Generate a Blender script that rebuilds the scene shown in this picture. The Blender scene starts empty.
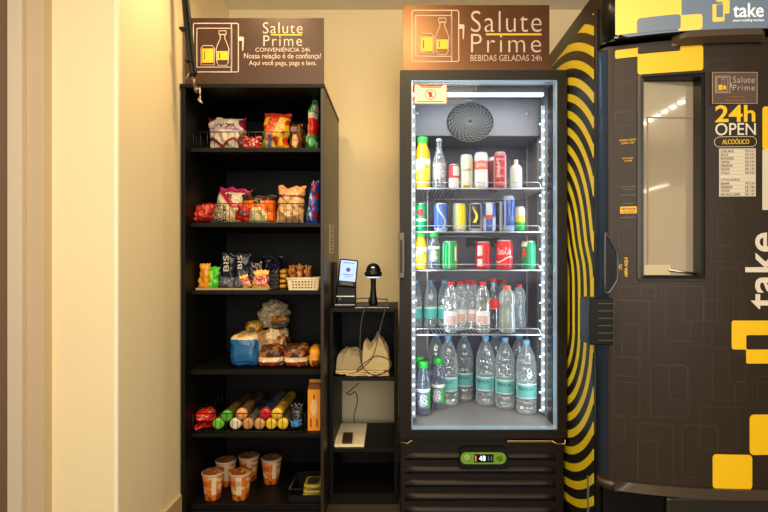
import bpy, bmesh, math, random
from mathutils import Vector, Matrix, noise
random.seed(7)
SC = bpy.context.scene
COL = SC.collection
PI = math.pi
F = 512.0; CX = 398.0; CY = 262.0; CZ = 1.06

# ---------------------------------------------------------------- camera
cd = bpy.data.cameras.new('camera'); cam = bpy.data.objects.new('camera', cd); COL.objects.link(cam)
cam.location = (0, 0, CZ); cam.rotation_euler = (PI/2, 0, 0)
cd.sensor_width = 36; cd.lens = 24; cd.clip_start = .02
cd.shift_x = -14/768; cd.shift_y = 6/768
SC.camera = cam
# ---------------------------------------------------------------- world and light
w = bpy.data.worlds.new('world'); SC.world = w; w.use_nodes = True
w.node_tree.nodes['Background'].inputs[0].default_value = (1.0, .80, .55, 1)
w.node_tree.nodes['Background'].inputs[1].default_value = .55
def area(name, loc, rot, sx, sy, power, col):
    l = bpy.data.lights.new(name, 'AREA'); l.shape = 'RECTANGLE'; l.size = sx; l.size_y = sy
    l.energy = power; l.color = col
    o = bpy.data.objects.new(name, l); COL.objects.link(o); o.location = loc; o.rotation_euler = rot
    return o
def spot(name, loc, target, power, col, ang=80, rad=.04, blend=.8):
    l = bpy.data.lights.new(name, 'SPOT'); l.energy = power; l.color = col; l.spot_size = math.radians(ang)
    l.spot_blend = blend; l.shadow_soft_size = rad
    o = bpy.data.objects.new(name, l); COL.objects.link(o); o.location = loc
    o.rotation_euler = (Vector(target)-Vector(loc)).to_track_quat('-Z', 'Y').to_euler()
    return o
area('room_ceiling_light', (-.2, .35, 2.37), (0, 0, 0), 1.6, .7, 46, (1, .78, .46))
area('hall_daylight', (.6, -2.4, 1.7), (PI/2+.22, 0, 0), 3.0, 1.8, 95, (1, .94, .86))
spot('ceiling_downlight_left', (-.55, 1.75, 2.36), (-.80, 2.3, .4), 22, (1, .70, .33), 130, .04)
spot('ceiling_downlight_sign', (.03, 1.38, 2.37), (.03, 2.2, 1.6), 52, (1, .68, .28), 150, .13, 1.0)
SC.view_settings.view_transform = 'Standard'
SC.view_settings.look = 'None'
SC.view_settings.gamma = 1
SC.view_settings.use_curve_mapping = False
SC.view_settings.exposure = 0.0

# ---------------------------------------------------------------- helpers
def lin(c):
    c = c/255.0
    return c/12.92 if c <= .04045 else ((c+.055)/1.055)**2.4
def C(r, g, b): return (lin(r), lin(g), lin(b), 1)
MATS = {}
def mat(name, col, rough=.5, metal=0, spec=.5, emis=None, estr=0, bump=0, bscale=40, mottle=0, mscale=6, coat=0):
    if name in MATS: return MATS[name]
    m = bpy.data.materials.new(name); m.use_nodes = True; nt = m.node_tree; b = nt.nodes['Principled BSDF']
    b.inputs['Base Color'].default_value = col; b.inputs['Roughness'].default_value = rough
    b.inputs['Metallic'].default_value = metal; b.inputs['Specular IOR Level'].default_value = spec
    b.inputs['Coat Weight'].default_value = coat
    if emis: b.inputs['Emission Color'].default_value = emis; b.inputs['Emission Strength'].default_value = estr
    if bump or mottle:
        tc = nt.nodes.new('ShaderNodeTexCoord'); n = nt.nodes.new('ShaderNodeTexNoise')
        n.inputs['Scale'].default_value = bscale; n.inputs['Detail'].default_value = 5
        nt.links.new(tc.outputs['Object'], n.inputs['Vector'])
        if bump:
            bp = nt.nodes.new('ShaderNodeBump'); bp.inputs['Strength'].default_value = bump; bp.inputs['Distance'].default_value = .002
            nt.links.new(n.outputs['Fac'], bp.inputs['Height']); nt.links.new(bp.outputs[0], b.inputs['Normal'])
        if mottle:
            n2 = nt.nodes.new('ShaderNodeTexNoise'); n2.inputs['Scale'].default_value = mscale
            nt.links.new(tc.outputs['Object'], n2.inputs['Vector'])
            mx = nt.nodes.new('ShaderNodeMix'); mx.data_type = 'RGBA'
            mx.inputs[6].default_value = col; mx.inputs[7].default_value = tuple(c*(1-mottle) for c in col[:3])+(1,)
            nt.links.new(n2.outputs['Fac'], mx.inputs[0]); nt.links.new(mx.outputs[2], b.inputs['Base Color'])
    MATS[name] = m; return m
def print_mat(name, rough, metal=0, spec=.5, alpha=1):
    m = bpy.data.materials.new(name); m.use_nodes = True; nt = m.node_tree; b = nt.nodes['Principled BSDF']
    a = nt.nodes.new('ShaderNodeVertexColor'); a.layer_name = 'Col'
    nt.links.new(a.outputs[0], b.inputs['Base Color'])
    b.inputs['Roughness'].default_value = rough; b.inputs['Metallic'].default_value = metal
    b.inputs['Specular IOR Level'].default_value = spec; b.inputs['Alpha'].default_value = alpha
    n = nt.nodes.new('ShaderNodeTexNoise'); n.inputs['Scale'].default_value = 60; tc = nt.nodes.new('ShaderNodeTexCoord')
    nt.links.new(tc.outputs['Object'], n.inputs['Vector'])
    bp = nt.nodes.new('ShaderNodeBump'); bp.inputs['Strength'].default_value = .25; bp.inputs['Distance'].default_value = .003
    nt.links.new(n.outputs['Fac'], bp.inputs['Height']); nt.links.new(bp.outputs[0], b.inputs['Normal'])
    MATS[name] = m; return m
def clear_mat(name, tint, gloss=.25, edge=(.85, .92, 1, 1), lo=.10, hi=.75, rough=.05, bump=.0):
    """thin clear plastic / glass: see-through, with a Fresnel-like milky rim and gloss"""
    m = bpy.data.materials.new(name); m.use_nodes = True; nt = m.node_tree; nt.nodes.clear()
    out = nt.nodes.new('ShaderNodeOutputMaterial')
    tr = nt.nodes.new('ShaderNodeBsdfTransparent'); tr.inputs[0].default_value = tint
    gl = nt.nodes.new('ShaderNodeBsdfGlossy'); gl.inputs['Roughness'].default_value = rough; gl.inputs[0].default_value = edge
    df = nt.nodes.new('ShaderNodeBsdfDiffuse'); df.inputs[0].default_value = edge
    lw = nt.nodes.new('ShaderNodeLayerWeight'); lw.inputs[0].default_value = .35
    mr = nt.nodes.new('ShaderNodeMapRange'); mr.inputs[3].default_value = lo; mr.inputs[4].default_value = hi
    nt.links.new(lw.outputs['Facing'], mr.inputs[0])
    if bump:
        tc = nt.nodes.new('ShaderNodeTexCoord'); vo = nt.nodes.new('ShaderNodeTexVoronoi'); vo.inputs['Scale'].default_value = 42
        nt.links.new(tc.outputs['Object'], vo.inputs['Vector']); bp = nt.nodes.new('ShaderNodeBump')
        bp.inputs['Strength'].default_value = bump; bp.inputs['Distance'].default_value = .006
        nt.links.new(vo.outputs['Distance'], bp.inputs['Height'])
        for n_ in (gl, df, lw): nt.links.new(bp.outputs[0], n_.inputs['Normal'])
    m1 = nt.nodes.new('ShaderNodeMixShader'); m1.inputs[0].default_value = gloss
    nt.links.new(df.outputs[0], m1.inputs[1]); nt.links.new(gl.outputs[0], m1.inputs[2])
    m2 = nt.nodes.new('ShaderNodeMixShader'); nt.links.new(mr.outputs[0], m2.inputs[0])
    nt.links.new(tr.outputs[0], m2.inputs[1]); nt.links.new(m1.outputs[0], m2.inputs[2])
    nt.links.new(m2.outputs[0], out.inputs[0])
    MATS[name] = m; return m

def smooth(bm):
    for f in bm.faces: f.smooth = True
    return bm
def root_loc(o):
    v = Vector((0, 0, 0))
    while o: v += o.location; o = o.parent
    return v
def tag(o, label=None, cat=None, group=None, kind=None):
    if label: o['label'] = label
    if cat: o['category'] = cat
    if group: o['group'] = group
    if kind: o['kind'] = kind
    return o
def thing(name, label, cat, loc=(0, 0, 0), group=None):
    o = bpy.data.objects.new(name, None); COL.objects.link(o); o.location = loc; o.empty_display_size = .05
    return tag(o, label, cat, group)
def obj(name, bm, m, parent=None, colfn=None, sharp=True):
    """bm in world coordinates (the parent's location is taken off)"""
    bmesh.ops.recalc_face_normals(bm, faces=bm.faces[:])
    me = bpy.data.meshes.new(name)
    if parent is not None:
        off = root_loc(parent); bmesh.ops.translate(bm, vec=-off, verts=bm.verts[:])
    if colfn:
        lay = bm.loops.layers.float_color.new('Col')
        bm.normal_update()
        for f in bm.faces:
            c = colfn(f.calc_center_median(), f.normal)
            for l in f.loops: l[lay] = c
    bm.to_mesh(me); bm.free()
    if m: me.materials.append(m)
    o = bpy.data.objects.new(name, me); COL.objects.link(o)
    if parent is not None: o.parent = parent
    return o
def single(name, bm, m, label, cat, group=None, colfn=None, org=None):
    """one-mesh thing with origin at org"""
    if org is None:
        xs = [v.co for v in bm.verts]
        org = Vector((sum(v.x for v in xs)/len(xs), sum(v.y for v in xs)/len(xs), min(v.z for v in xs)))
    bmesh.ops.translate(bm, vec=-Vector(org), verts=bm.verts[:])
    o = obj(name, bm, m, None, colfn); o.location = org
    return tag(o, label, cat, group)
def struct(name, bm, m): return tag(obj(name, bm, m), kind='structure')
def NB(): return bmesh.new()
def box(bm, x0, x1, y0, y1, z0, z1, bev=0):
    r = bmesh.ops.create_cube(bm, size=1)
    vs = r['verts']
    for v in vs:
        v.co = Vector((x0+(x1-x0)*(v.co.x+.5), y0+(y1-y0)*(v.co.y+.5), z0+(z1-z0)*(v.co.z+.5)))
    if bev:
        es = list({e for v in vs for e in v.link_edges})
        bmesh.ops.bevel(bm, geom=es, offset=bev, segments=2, affect='EDGES', profile=.5)
    return bm
def B(x0, x1, y0, y1, z0, z1, bev=0): return box(NB(), x0, x1, y0, y1, z0, z1, bev)
def lathe(bm, prof, n=32, c=(0, 0, 0), capb=True, capt=True):
    rings = []
    for r, z in prof:
        rings.append([bm.verts.new((c[0]+r*math.cos(2*PI*i/n), c[1]+r*math.sin(2*PI*i/n), c[2]+z)) for i in range(n)])
    for a, b in zip(rings, rings[1:]):
        for i in range(n):
            f = bm.faces.new((a[i], a[(i+1) % n], b[(i+1) % n], b[i])); f.smooth = True
    if capb: bm.faces.new(rings[0][::-1])
    if capt: bm.faces.new(rings[-1])
    return bm
def tube(bm, pts, r, n=8, closed=False, flat=None):
    pts = [Vector(p) for p in pts]; N = len(pts); rings = []
    up = Vector((0, 0, 1)); prev = None
    for i, p in enumerate(pts):
        if closed: t = pts[(i+1) % N]-pts[i-1]
        else: t = pts[min(i+1, N-1)]-pts[max(i-1, 0)]
        t.normalize()
        if prev is None:
            a = up.cross(t)
            if a.length < 1e-3: a = Vector((1, 0, 0)).cross(t)
            a.normalize()
        else:
            a = prev - t*prev.dot(t)
            if a.length < 1e-4: a = t.orthogonal()
            a.normalize()
        prev = a; b = t.cross(a)
        rr = r[i] if isinstance(r, (list, tuple)) else r
        rings.append([bm.verts.new(p+a*rr*math.cos(2*PI*k/n)+b*rr*math.sin(2*PI*k/n)) for k in range(n)])
    M = N if closed else N-1
    for i in range(M):
        A, Bq = rings[i], rings[(i+1) % N]
        for k in range(n):
            f = bm.faces.new((A[k], A[(k+1) % n], Bq[(k+1) % n], Bq[k])); f.smooth = n > 4
    if not closed:
        bm.faces.new(rings[0][::-1]); bm.faces.new(rings[-1])
    return bm
def spline(pts, k=8):
    pts = [Vector(p) for p in pts]; out = []
    for i in range(len(pts)-1):
        p0 = pts[max(i-1, 0)]; p1 = pts[i]; p2 = pts[i+1]; p3 = pts[min(i+2, len(pts)-1)]
        for j in range(k):
            t = j/k
            out.append(.5*((2*p1)+(p2-p0)*t+(2*p0-5*p1+4*p2-p3)*t*t+(3*p1-p0-3*p2+p3)*t**3))
    out.append(pts[-1]); return out
def P(u, v, d): return Vector(((u-CX)*d/F, d, CZ-(v-CY)*d/F))
def PX(u, d): return (u-CX)*d/F
def PZ(v, d): return CZ-(v-CY)*d/F
def rrect(x0, z0, x1, z1, r, k=5):
    if x0 > x1: x0, x1 = x1, x0
    if z0 > z1: z0, z1 = z1, z0
    r = min(r, (x1-x0)/2, (z1-z0)/2); pts = []
    for cx, cz, a0 in ((x1-r, z1-r, 0), (x0+r, z1-r, 90), (x0+r, z0+r, 180), (x1-r, z0+r, 270)):
        for i in range(k+1):
            a = math.radians(a0+90*i/k); pts.append((cx+r*math.cos(a), cz+r*math.sin(a)))
    return pts
def plate(bm, pts, y0, y1):
    """2D outline (x,z) extruded from y0 (front) to y1"""
    a = [bm.verts.new((x, y0, z)) for x, z in pts]; b = [bm.verts.new((x, y1, z)) for x, z in pts]
    bm.faces.new(a); bm.faces.new(b[::-1]); n = len(pts)
    for i in range(n): bm.faces.new((a[i], b[i], b[(i+1) % n], a[(i+1) % n]))
    return bm
def ring(bm, outer, inner, y0, y1):
    n = len(outer)
    A = [bm.verts.new((x, y0, z)) for x, z in outer]; Bv = [bm.verts.new((x, y0, z)) for x, z in inner]
    C_ = [bm.verts.new((x, y1, z)) for x, z in outer]; D = [bm.verts.new((x, y1, z)) for x, z in inner]
    for i in range(n):
        j = (i+1) % n
        bm.faces.new((A[i], A[j], Bv[j], Bv[i])); bm.faces.new((C_[i], D[i], D[j], C_[j]))
        bm.faces.new((A[i], C_[i], C_[j], A[j])); bm.faces.new((Bv[i], Bv[j], D[j], D[i]))
    return bm
def frame(bm, x0, z0, x1, z1, t, y0, y1, r=.01):
    if x0 > x1: x0, x1 = x1, x0
    if z0 > z1: z0, z1 = z1, z0
    return ring(bm, rrect(x0, z0, x1, z1, r), rrect(x0+t, z0+t, x1-t, z1-t, max(r-t, .001)), y0, y1)
def text_bm(s, offset=0, space=1.0, extrude=.0):
    cu = bpy.data.curves.new('lettering', 'FONT'); cu.body = s; cu.offset = offset; cu.space_character = space
    cu.resolution_u = 4; cu.extrude = extrude; cu.size = 1
    o = bpy.data.objects.new('lettering_tmp', cu); COL.objects.link(o)
    bpy.context.view_layer.update()
    dg = bpy.context.evaluated_depsgraph_get()
    me = bpy.data.meshes.new_from_object(o.evaluated_get(dg)); bm = NB(); bm.from_mesh(me)
    bpy.data.objects.remove(o); bpy.data.curves.remove(cu); bpy.data.meshes.remove(me)
    return bm
def text_fit(dst, s, x0, z0, x1, z1, fn, offset=0, space=1.0, rot=False):
    """lettering whose bounding box fills (x0,z0)-(x1,z1), mapped by fn(x,z)->co"""
    t = text_bm(s, offset, space, .02)
    if rot:
        for v in t.verts: v.co = Vector((-v.co.y, v.co.x, v.co.z))
    xs = [v.co.x for v in t.verts]; ys = [v.co.y for v in t.verts]; ex = max(xs)-min(xs); ey = max(ys)-min(ys); mx = min(xs); my = min(ys)
    for v in t.verts:
        front = v.co.z > 0
        v.co = fn(x0+(v.co.x-mx)/ex*(x1-x0), z0+(v.co.y-my)/ey*(z1-z0), front)
    me = bpy.data.meshes.new('t'); t.to_mesh(me); t.free(); dst.from_mesh(me); bpy.data.meshes.remove(me)
    return dst
def flatfn(y, th=.0012): return lambda x, z, fr: Vector((x, y-(th if fr else 0), z))
def copy_tree(o, loc, label, group=None):
    r = o.copy(); COL.objects.link(r); r.location = loc; r['label'] = label
    if group: r['group'] = group
    for ch in list(o.children):
        c = ch.copy(); COL.objects.link(c); c.parent = r
        for g in list(ch.children):
            d = g.copy(); COL.objects.link(d); d.parent = c
    return r
def blob(cx, cy, z0, w, d, h, ex=.5, n=28, m=18, nz=.0, ns=12, seed=0):
    """superellipsoid block w*d*h resting on z0"""
    bm = NB(); sg = lambda t, e: math.copysign(abs(t)**e, t); rows = []
    for j in range(1, m):
        ph = -PI/2+PI*j/m; row = []
        for i in range(n):
            th = 2*PI*i/n
            p = Vector((sg(math.cos(ph), ex)*sg(math.cos(th), ex), sg(math.cos(ph), ex)*sg(math.sin(th), ex), sg(math.sin(ph), ex)))
            q = Vector((p.x*w/2, p.y*d/2, p.z*h/2))
            if nz:
                dv = (noise.noise(q*ns+Vector((seed, seed, 0)))+.8*(.5-2*abs(noise.noise(q*ns*2+Vector((0, seed, 3))))))*nz
                q += Vector((p.x, p.y, p.z)).normalized()*dv
            q.z = max(q.z, -h/2)
            row.append(bm.verts.new((cx+q.x, cy+q.y, z0+h/2+q.z)))
        rows.append(row)
    for a, b in zip(rows, rows[1:]):
        for i in range(n):
            f = bm.faces.new((a[i], a[(i+1) % n], b[(i+1) % n], b[i])); f.smooth = True
    bm.faces.new(rows[0][::-1]); bm.faces.new(rows[-1])
    return bm

# ---------------------------------------------------------------- materials
M_wall = mat('cream_wall_paint', C(240, 223, 182), .75, bump=.12, bscale=120, mottle=.05, mscale=3)
M_ceil = mat('ceiling_paint', C(246, 240, 225), .8)
M_floor = mat('grey_floor_tile', C(66, 58, 48), .5, mottle=.2, mscale=5)
M_base = mat('baseboard_paint', C(190, 165, 120), .5)
M_jamb = mat('grey_door_frame', C(196, 176, 148), .55, mottle=.04)
M_brown = mat('brown_edge', C(110, 85, 65), .6)
M_groove = mat('dark_groove', C(84, 64, 46), .8)
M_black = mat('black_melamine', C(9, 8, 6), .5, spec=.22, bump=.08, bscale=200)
M_blackp = mat('black_plastic', C(13, 12, 11), .4, spec=.3)
M_cool = mat('black_cooler_coat', C(22, 17, 11), .45, spec=.3, bump=.05, bscale=150)
M_wire = mat('black_wire', C(40, 38, 36), .4, metal=.3)
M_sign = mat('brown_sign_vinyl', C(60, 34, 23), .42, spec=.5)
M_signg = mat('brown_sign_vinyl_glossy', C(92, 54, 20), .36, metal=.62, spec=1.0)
M_pale = mat('pale_sign_ink', C(206, 186, 178), .5)
M_yel = mat('yellow_ink', C(245, 190, 40), .5)
M_steel = mat('brushed_steel', C(200, 200, 200), .28, metal=1)
M_inter = mat('cooler_liner', C(132, 129, 134), .45, mottle=.06)
M_interd = mat('cooler_dark_panel', C(66, 64, 84), .4)
M_chrome = mat('shelf_wire', C(175, 180, 188), .3, metal=.6)
M_led = mat('led_dots', C(230, 240, 255), .3, emis=(.80, .92, 1, 1), estr=6)
M_leds = mat('led_tube', C(230, 240, 255), .3, emis=(.75, .88, 1, 1), estr=.9)
M_foil = print_mat('printed_foil', .32, 0, .6)
M_paper = print_mat('printed_paper', .6, 0, .3)
M_can = print_mat('printed_can', .32, .1, .35)
M_alu = mat('aluminium', C(200, 202, 206), .3, metal=.9)
M_pet = clear_mat('clear_plastic', (.97, .99, 1, 1), .6, (.94, .98, 1, 1), .17, .92, .10, 1.0)
M_petg = clear_mat('milky_plastic', (.9, .93, .93, 1), .3, (.80, .88, .90, 1), .22, .85, .15)
M_glass = clear_mat('door_glass', (.975, .985, .985, 1), .9, (1, 1, 1, 1), .002, .10, .03)
M_cola = mat('cola', C(38, 18, 14), .15)
M_cap = {k: mat(k+'_cap', c, .4) for k, c in dict(red=C(222, 40, 44), green=C(40, 190, 70), blue=C(110, 170, 220), orange=C(240, 110, 80), white=C(220, 225, 230)).items()}
M_teal = print_mat('label_print', .45)
M_vend = mat('vending_brown', C(46, 34, 23), .45, spec=.35, bump=.04, bscale=200, mottle=.08, mscale=5)
M_vendd = mat('vending_black', C(14, 13, 12), .3, spec=.3)
M_vline = mat('vending_line', C(84, 69, 50), .42)
M_vyel = mat('vending_yellow', C(250, 200, 10), .45)
M_white = mat('white_ink', C(232, 222, 204), .5)
M_paperw = mat('white_paper', C(222, 212, 190), .6)
M_ink = mat('dark_ink', C(60, 52, 48), .6)

# ---------------------------------------------------------------- the room
YB = 2.72                                   # back wall
XL = PX(179, 2.1)                           # left wall
YJ = 1.64                                   # front end of the left wall
XJ0 = PX(52, YJ)
struct('floor', B(-3, 5, -7.0, YB+.1, -.1, 0), M_floor)
struct('wall_back', B(XL-.3, 2.6, YB, YB+.12, 0, 2.9), M_wall)
struct('ceiling', B(-3, 5, -7.0, YB, 2.40, 2.5), M_ceil)
struct('wall_left', B(XJ0, XL, YJ, YB, 0, 2.4), M_wall)
bb = B(XL, XL+.012, YJ, YB, 0, .105); struct('baseboard_left', bb, M_base)
struct('baseboard_back', B(XL+.012, 2.6, YB-.012, YB, 0, .105), M_base)
struct('corner_highlight_strip', B(XL-.010, XL+.0015, YJ-.002, YJ+.010, 0, 2.4), mat('corner_highlight', C(250, 240, 215), .5))  # thin pale strip: the edge highlight of the wall corner, painted as colour
struct('trim_2', B(PX(26, 1.60), XJ0, 1.60, 1.75, 0, 2.4, .002), M_jamb)
struct('trim_3', B(PX(23.4, 1.60)-.002, PX(26, 1.60), 1.612, 1.75, 0, 2.4), M_groove)
struct('trim_4', B(PX(7, 1.58), PX(23.6, 1.59), 1.58, 1.75, 0, 2.4, .002), mat('pale_door_frame', C(205, 190, 170), .55))
struct('trim_5', B(PX(-90, 1.60), PX(7, 1.58), 1.60, 1.75, 0, 2.4), M_brown)

# lamps that the machine's window mirrors: LED strips on the ceiling of the hall
def led_strip(y0, y1, x, lab, n):
    t = thing('ceiling_led_strip', lab, 'ceiling light', (x, (y0+y1)/2, 2.38))
    obj('housing', B(x-.03, x+.03, y0, y1, 2.385, 2.4), M_white, t)
    bm = NB()
    for i in range(n):
        y = y0+(y1-y0)*(i+.5)/n; box(bm, x-.016, x+.016, y-.018, y+.018, 2.378, 2.386, .003)
    obj('led', bm, mat('hall_led', C(255, 255, 255), .4, emis=(.9, .95, 1, 1), estr=20), t)
led_strip(-1.6, -.4, 2.35, 'near row of white LED dots on the hall ceiling, mirrored in the machine window', 9)
led_strip(-6.9, -5.2, 4.6, 'far row of white LED dots on the hall ceiling behind the camera', 12)

# ---------------------------------------------------------------- tall shelf cabinet
D0 = 2.10
cx0, cx1 = PX(181, D0), PX(324, D0); ztop = PZ(84, D0); YC = 2.62
ix0, ix1 = PX(185.2, D0), PX(320.6, D0)
cab = thing('shelf_cabinet', 'tall black open shelf cabinet full of snacks against the left wall', 'shelf cabinet', ((cx0+cx1)/2, 2.36, 0))
obj('side_panel', B(cx0, ix0, D0, YC, 0, ztop-.0165, .001), M_black, cab)
sp = obj('side_panel', B(ix1, cx1, D0, YC, 0, ztop-.0165, .001), mat('black_melamine_lit', C(40, 30, 19), .36), cab)  # lighter brown copy of the black melamine, warm light put into its colour
obj('top_panel', B(cx0-.004, cx1+.002, D0-.004, YC, ztop-.016, ztop, .001), M_black, cab)
obj('back_panel', B(ix0, ix1, YC-.012, YC, .03, ztop-.0165), M_black, cab)
SZ = {}
DS = 2.155
for i, (v0, v1) in enumerate(((148, 152), (223, 227), (290.5, 294.5), (370, 374.5), (433.5, 437.5), (504.5, 509.5))):
    z = PZ(v0, DS); SZ[i+1] = z
    obj('shelf' if i < 5 else 'bottom_panel', B(ix0, ix1, DS, YC-.012, PZ(v1, DS), z, .001), M_black, cab)
obj('plinth', B(ix0, ix1, DS+.03, DS+.045, 0, PZ(509.5, DS)), M_black, cab)
bm = NB(); 
lb = B(cx1, cx1+.001, 2.27, 2.42, PZ(253, 2.34), PZ(225, 2.34))
lb = obj('asset_label', lb, mat('old_paper_label', C(226, 206, 160), .6), cab); lb['label'] = 'small cream paper label'
bm = NB()
for k in range(9): box(bm, cx1+.001, cx1+.0014, 2.285, 2.405-.03*(k % 3), PZ(251-3*k, 2.32), PZ(250.2-3*k, 2.32))
obj('print_lines', bm, M_ink, lb)
for v in (110, 190, 260, 340, 400):                                   # shelf pin holes
    pass

# ---------------------------------------------------------------- drawing used on the three signs
def icon(x0, x1, z0, z1, y, parent, thin=1.0, sub=None):
    W = x1-x0; H = z1-z0; t = .012*W*thin; r = .04*W
    bm = NB(); th = .0014
    fx = lambda a: x0+a*W
    fz = lambda b: z0+b*H
    frame(bm, fx(0), fz(0), fx(.90), fz(1), t*1.5, y-th, y, r)
    frame(bm, fx(.07), fz(.10), fx(.77), fz(.90), t*1.3, y-th, y, r*.3)
    box(bm, fx(.745), fx(.765), y-th, y, fz(.01), fz(.99))
    plate(bm, [(fx(.90), fz(.72)), (fx(.985), fz(.72)), (fx(1), fz(.70)), (fx(.985), fz(.44)), (fx(.965), fz(.44)), (fx(.965), fz(.64)), (fx(.90), fz(.64))], y-th, y)
    # bottle outline
    bo = [(.50, .14), (.47, .20), (.46, .36), (.455, .47), (.49, .58), (.535, .68), (.535, .74), (.51, .78), (.51, .84), (.65, .84), (.65, .78), (.625, .74), (.625, .68), (.67, .58), (.705, .47), (.70, .36), (.69, .20), (.66, .14)]
    tube(bm, [(fx(a), y-th*.6, fz(b)) for a, b in bo], t*.75, 6, True)
    co = [(.16, .15), (.16, .49), (.20, .54), (.38, .54), (.42, .49), (.42, .15)]
    tube(bm, [(fx(a), y-th*.6, fz(b)) for a, b in co], t*.75, 6, True)
    box(bm, fx(.53), fx(.63), y-th, y, fz(.755), fz(.775))
    obj('fridge_drawing', bm, M_pale, parent)
    for a, b, c, e, g, h, i, j in ((.18, .40, .20, .48, .215, .235, .26, .42), (.475, .685, .25, .43, .515, .535, .28, .40)):
        dl = obj('drawing_label', B(fx(a), fx(b), y-th, y, fz(c), fz(e)), M_yel, parent)
        obj('drawing_mark', B(fx(g), fx(h), y-th*1.3, y-th, fz(i), fz(j)), M_ink, dl)

def sign(name, lab, u0, u1, v0, v1, d, zbot, icn, texts, rule, m):
    x0, x1 = PX(u0, d), PX(u1, d); zt = PZ(v0, d)
    s = thing(name, lab, 'sign', ((x0+x1)/2, d+.008, zbot))
    obj('board', B(x0, x1, d, d+.016, zbot, zt, .0008), m, s)
    icon(PX(icn[0], d), PX(icn[2], d), PZ(icn[3], d), PZ(icn[1], d), d, s)
    for st, a, b, c, e, off, spc in texts:
        bm = NB(); text_fit(bm, st, PX(a, d), PZ(e, d), PX(c, d), PZ(b, d), flatfn(d), off+(.008 if off < -.01 else 0), spc)
        obj('lettering', bm, M_pale, s)
    obj('underline', B(PX(rule[0], d), PX(rule[2], d), d-.0014, d, PZ(rule[3], d), PZ(rule[1], d)), M_yel, s)
    return s
sign('store_sign', 'dark brown sign with fridge drawing standing on top of the snack cabinet', 185, 323.5, 18, 84, 2.112, ztop,
     (193, 23, 244, 72.5),
     [('Salute', 263, 22.5, 302.5, 33.5, -.018, 1.12), ('Prime', 263.5, 35.5, 302, 46, -.018, 1.2),
      ('CONVENIÊNCIA 24h', 255.5, 46.7, 310, 51.8, -.012, 1.0),
      ('Nossa relação é de confiança!', 244, 53.2, 321, 59.8, 0, 1.0), ('Aqui você pega, paga e leva.', 249, 60.6, 316.5, 66.6, 0, 1.0)],
     (271, 34.4, 302, 35.4), M_sign)
ZCT = PZ(70, 2.10)
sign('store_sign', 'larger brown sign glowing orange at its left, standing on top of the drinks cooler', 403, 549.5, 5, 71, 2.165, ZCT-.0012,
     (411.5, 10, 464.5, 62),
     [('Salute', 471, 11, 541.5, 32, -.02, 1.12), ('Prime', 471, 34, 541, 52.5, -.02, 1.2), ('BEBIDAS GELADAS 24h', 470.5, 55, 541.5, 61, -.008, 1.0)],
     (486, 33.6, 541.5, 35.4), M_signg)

# ---------------------------------------------------------------- wire baskets in the cabinet
def wire_basket(u0, u1, v0, z, n, lab, d=2.172, dep=.20):
    x0, x1 = PX(u0, d), PX(u1, d); zt = PZ(v0, d); r = .0013
    t = thing('wire_basket', lab, 'wire basket', ((x0+x1)/2, d+dep/2, z), 'wire baskets in the snack cabinet')
    bm = NB()
    tube(bm, [(x0, d, zt), (x1, d, zt), (x1, d+dep, zt), (x0, d+dep, zt)], r*1.5, 6, True)
    tube(bm, [(x0, d, z+.003), (x1, d, z+.003), (x1, d+dep, z+.003), (x0, d+dep, z+.003)], r*1.3, 6, True)
    obj('rim', bm, M_wire, t)
    bm = NB()
    for i in range(n+1):
        x = x0+(x1-x0)*i/n
        for y in (d, d+dep): tube(bm, [(x, y, z+.003), (x, y, zt)], r, 5)
        tube(bm, [(x, d, z+.0025), (x, d+dep, z+.0025)], r, 5)
    for k in range(1, 7):
        y = d+dep*k/7
        for x in (x0, x1): tube(bm, [(x, y, z+.003), (x, y, zt)], r, 5)
    obj('wire_grid', bm, M_wire, t)
    return t
wire_basket(193.5, 304, 132, SZ[1], 16, 'black wire basket on the topmost cabinet shelf')
wire_basket(192, 305, 203.5, SZ[2], 18, 'black wire basket on the second cabinet shelf from the top', 2.172, .225)
wire_basket(193, 305, 413.5, SZ[5], 20, 'black wire basket of biscuit rolls on the fifth cabinet shelf', 2.168, .36)

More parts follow.
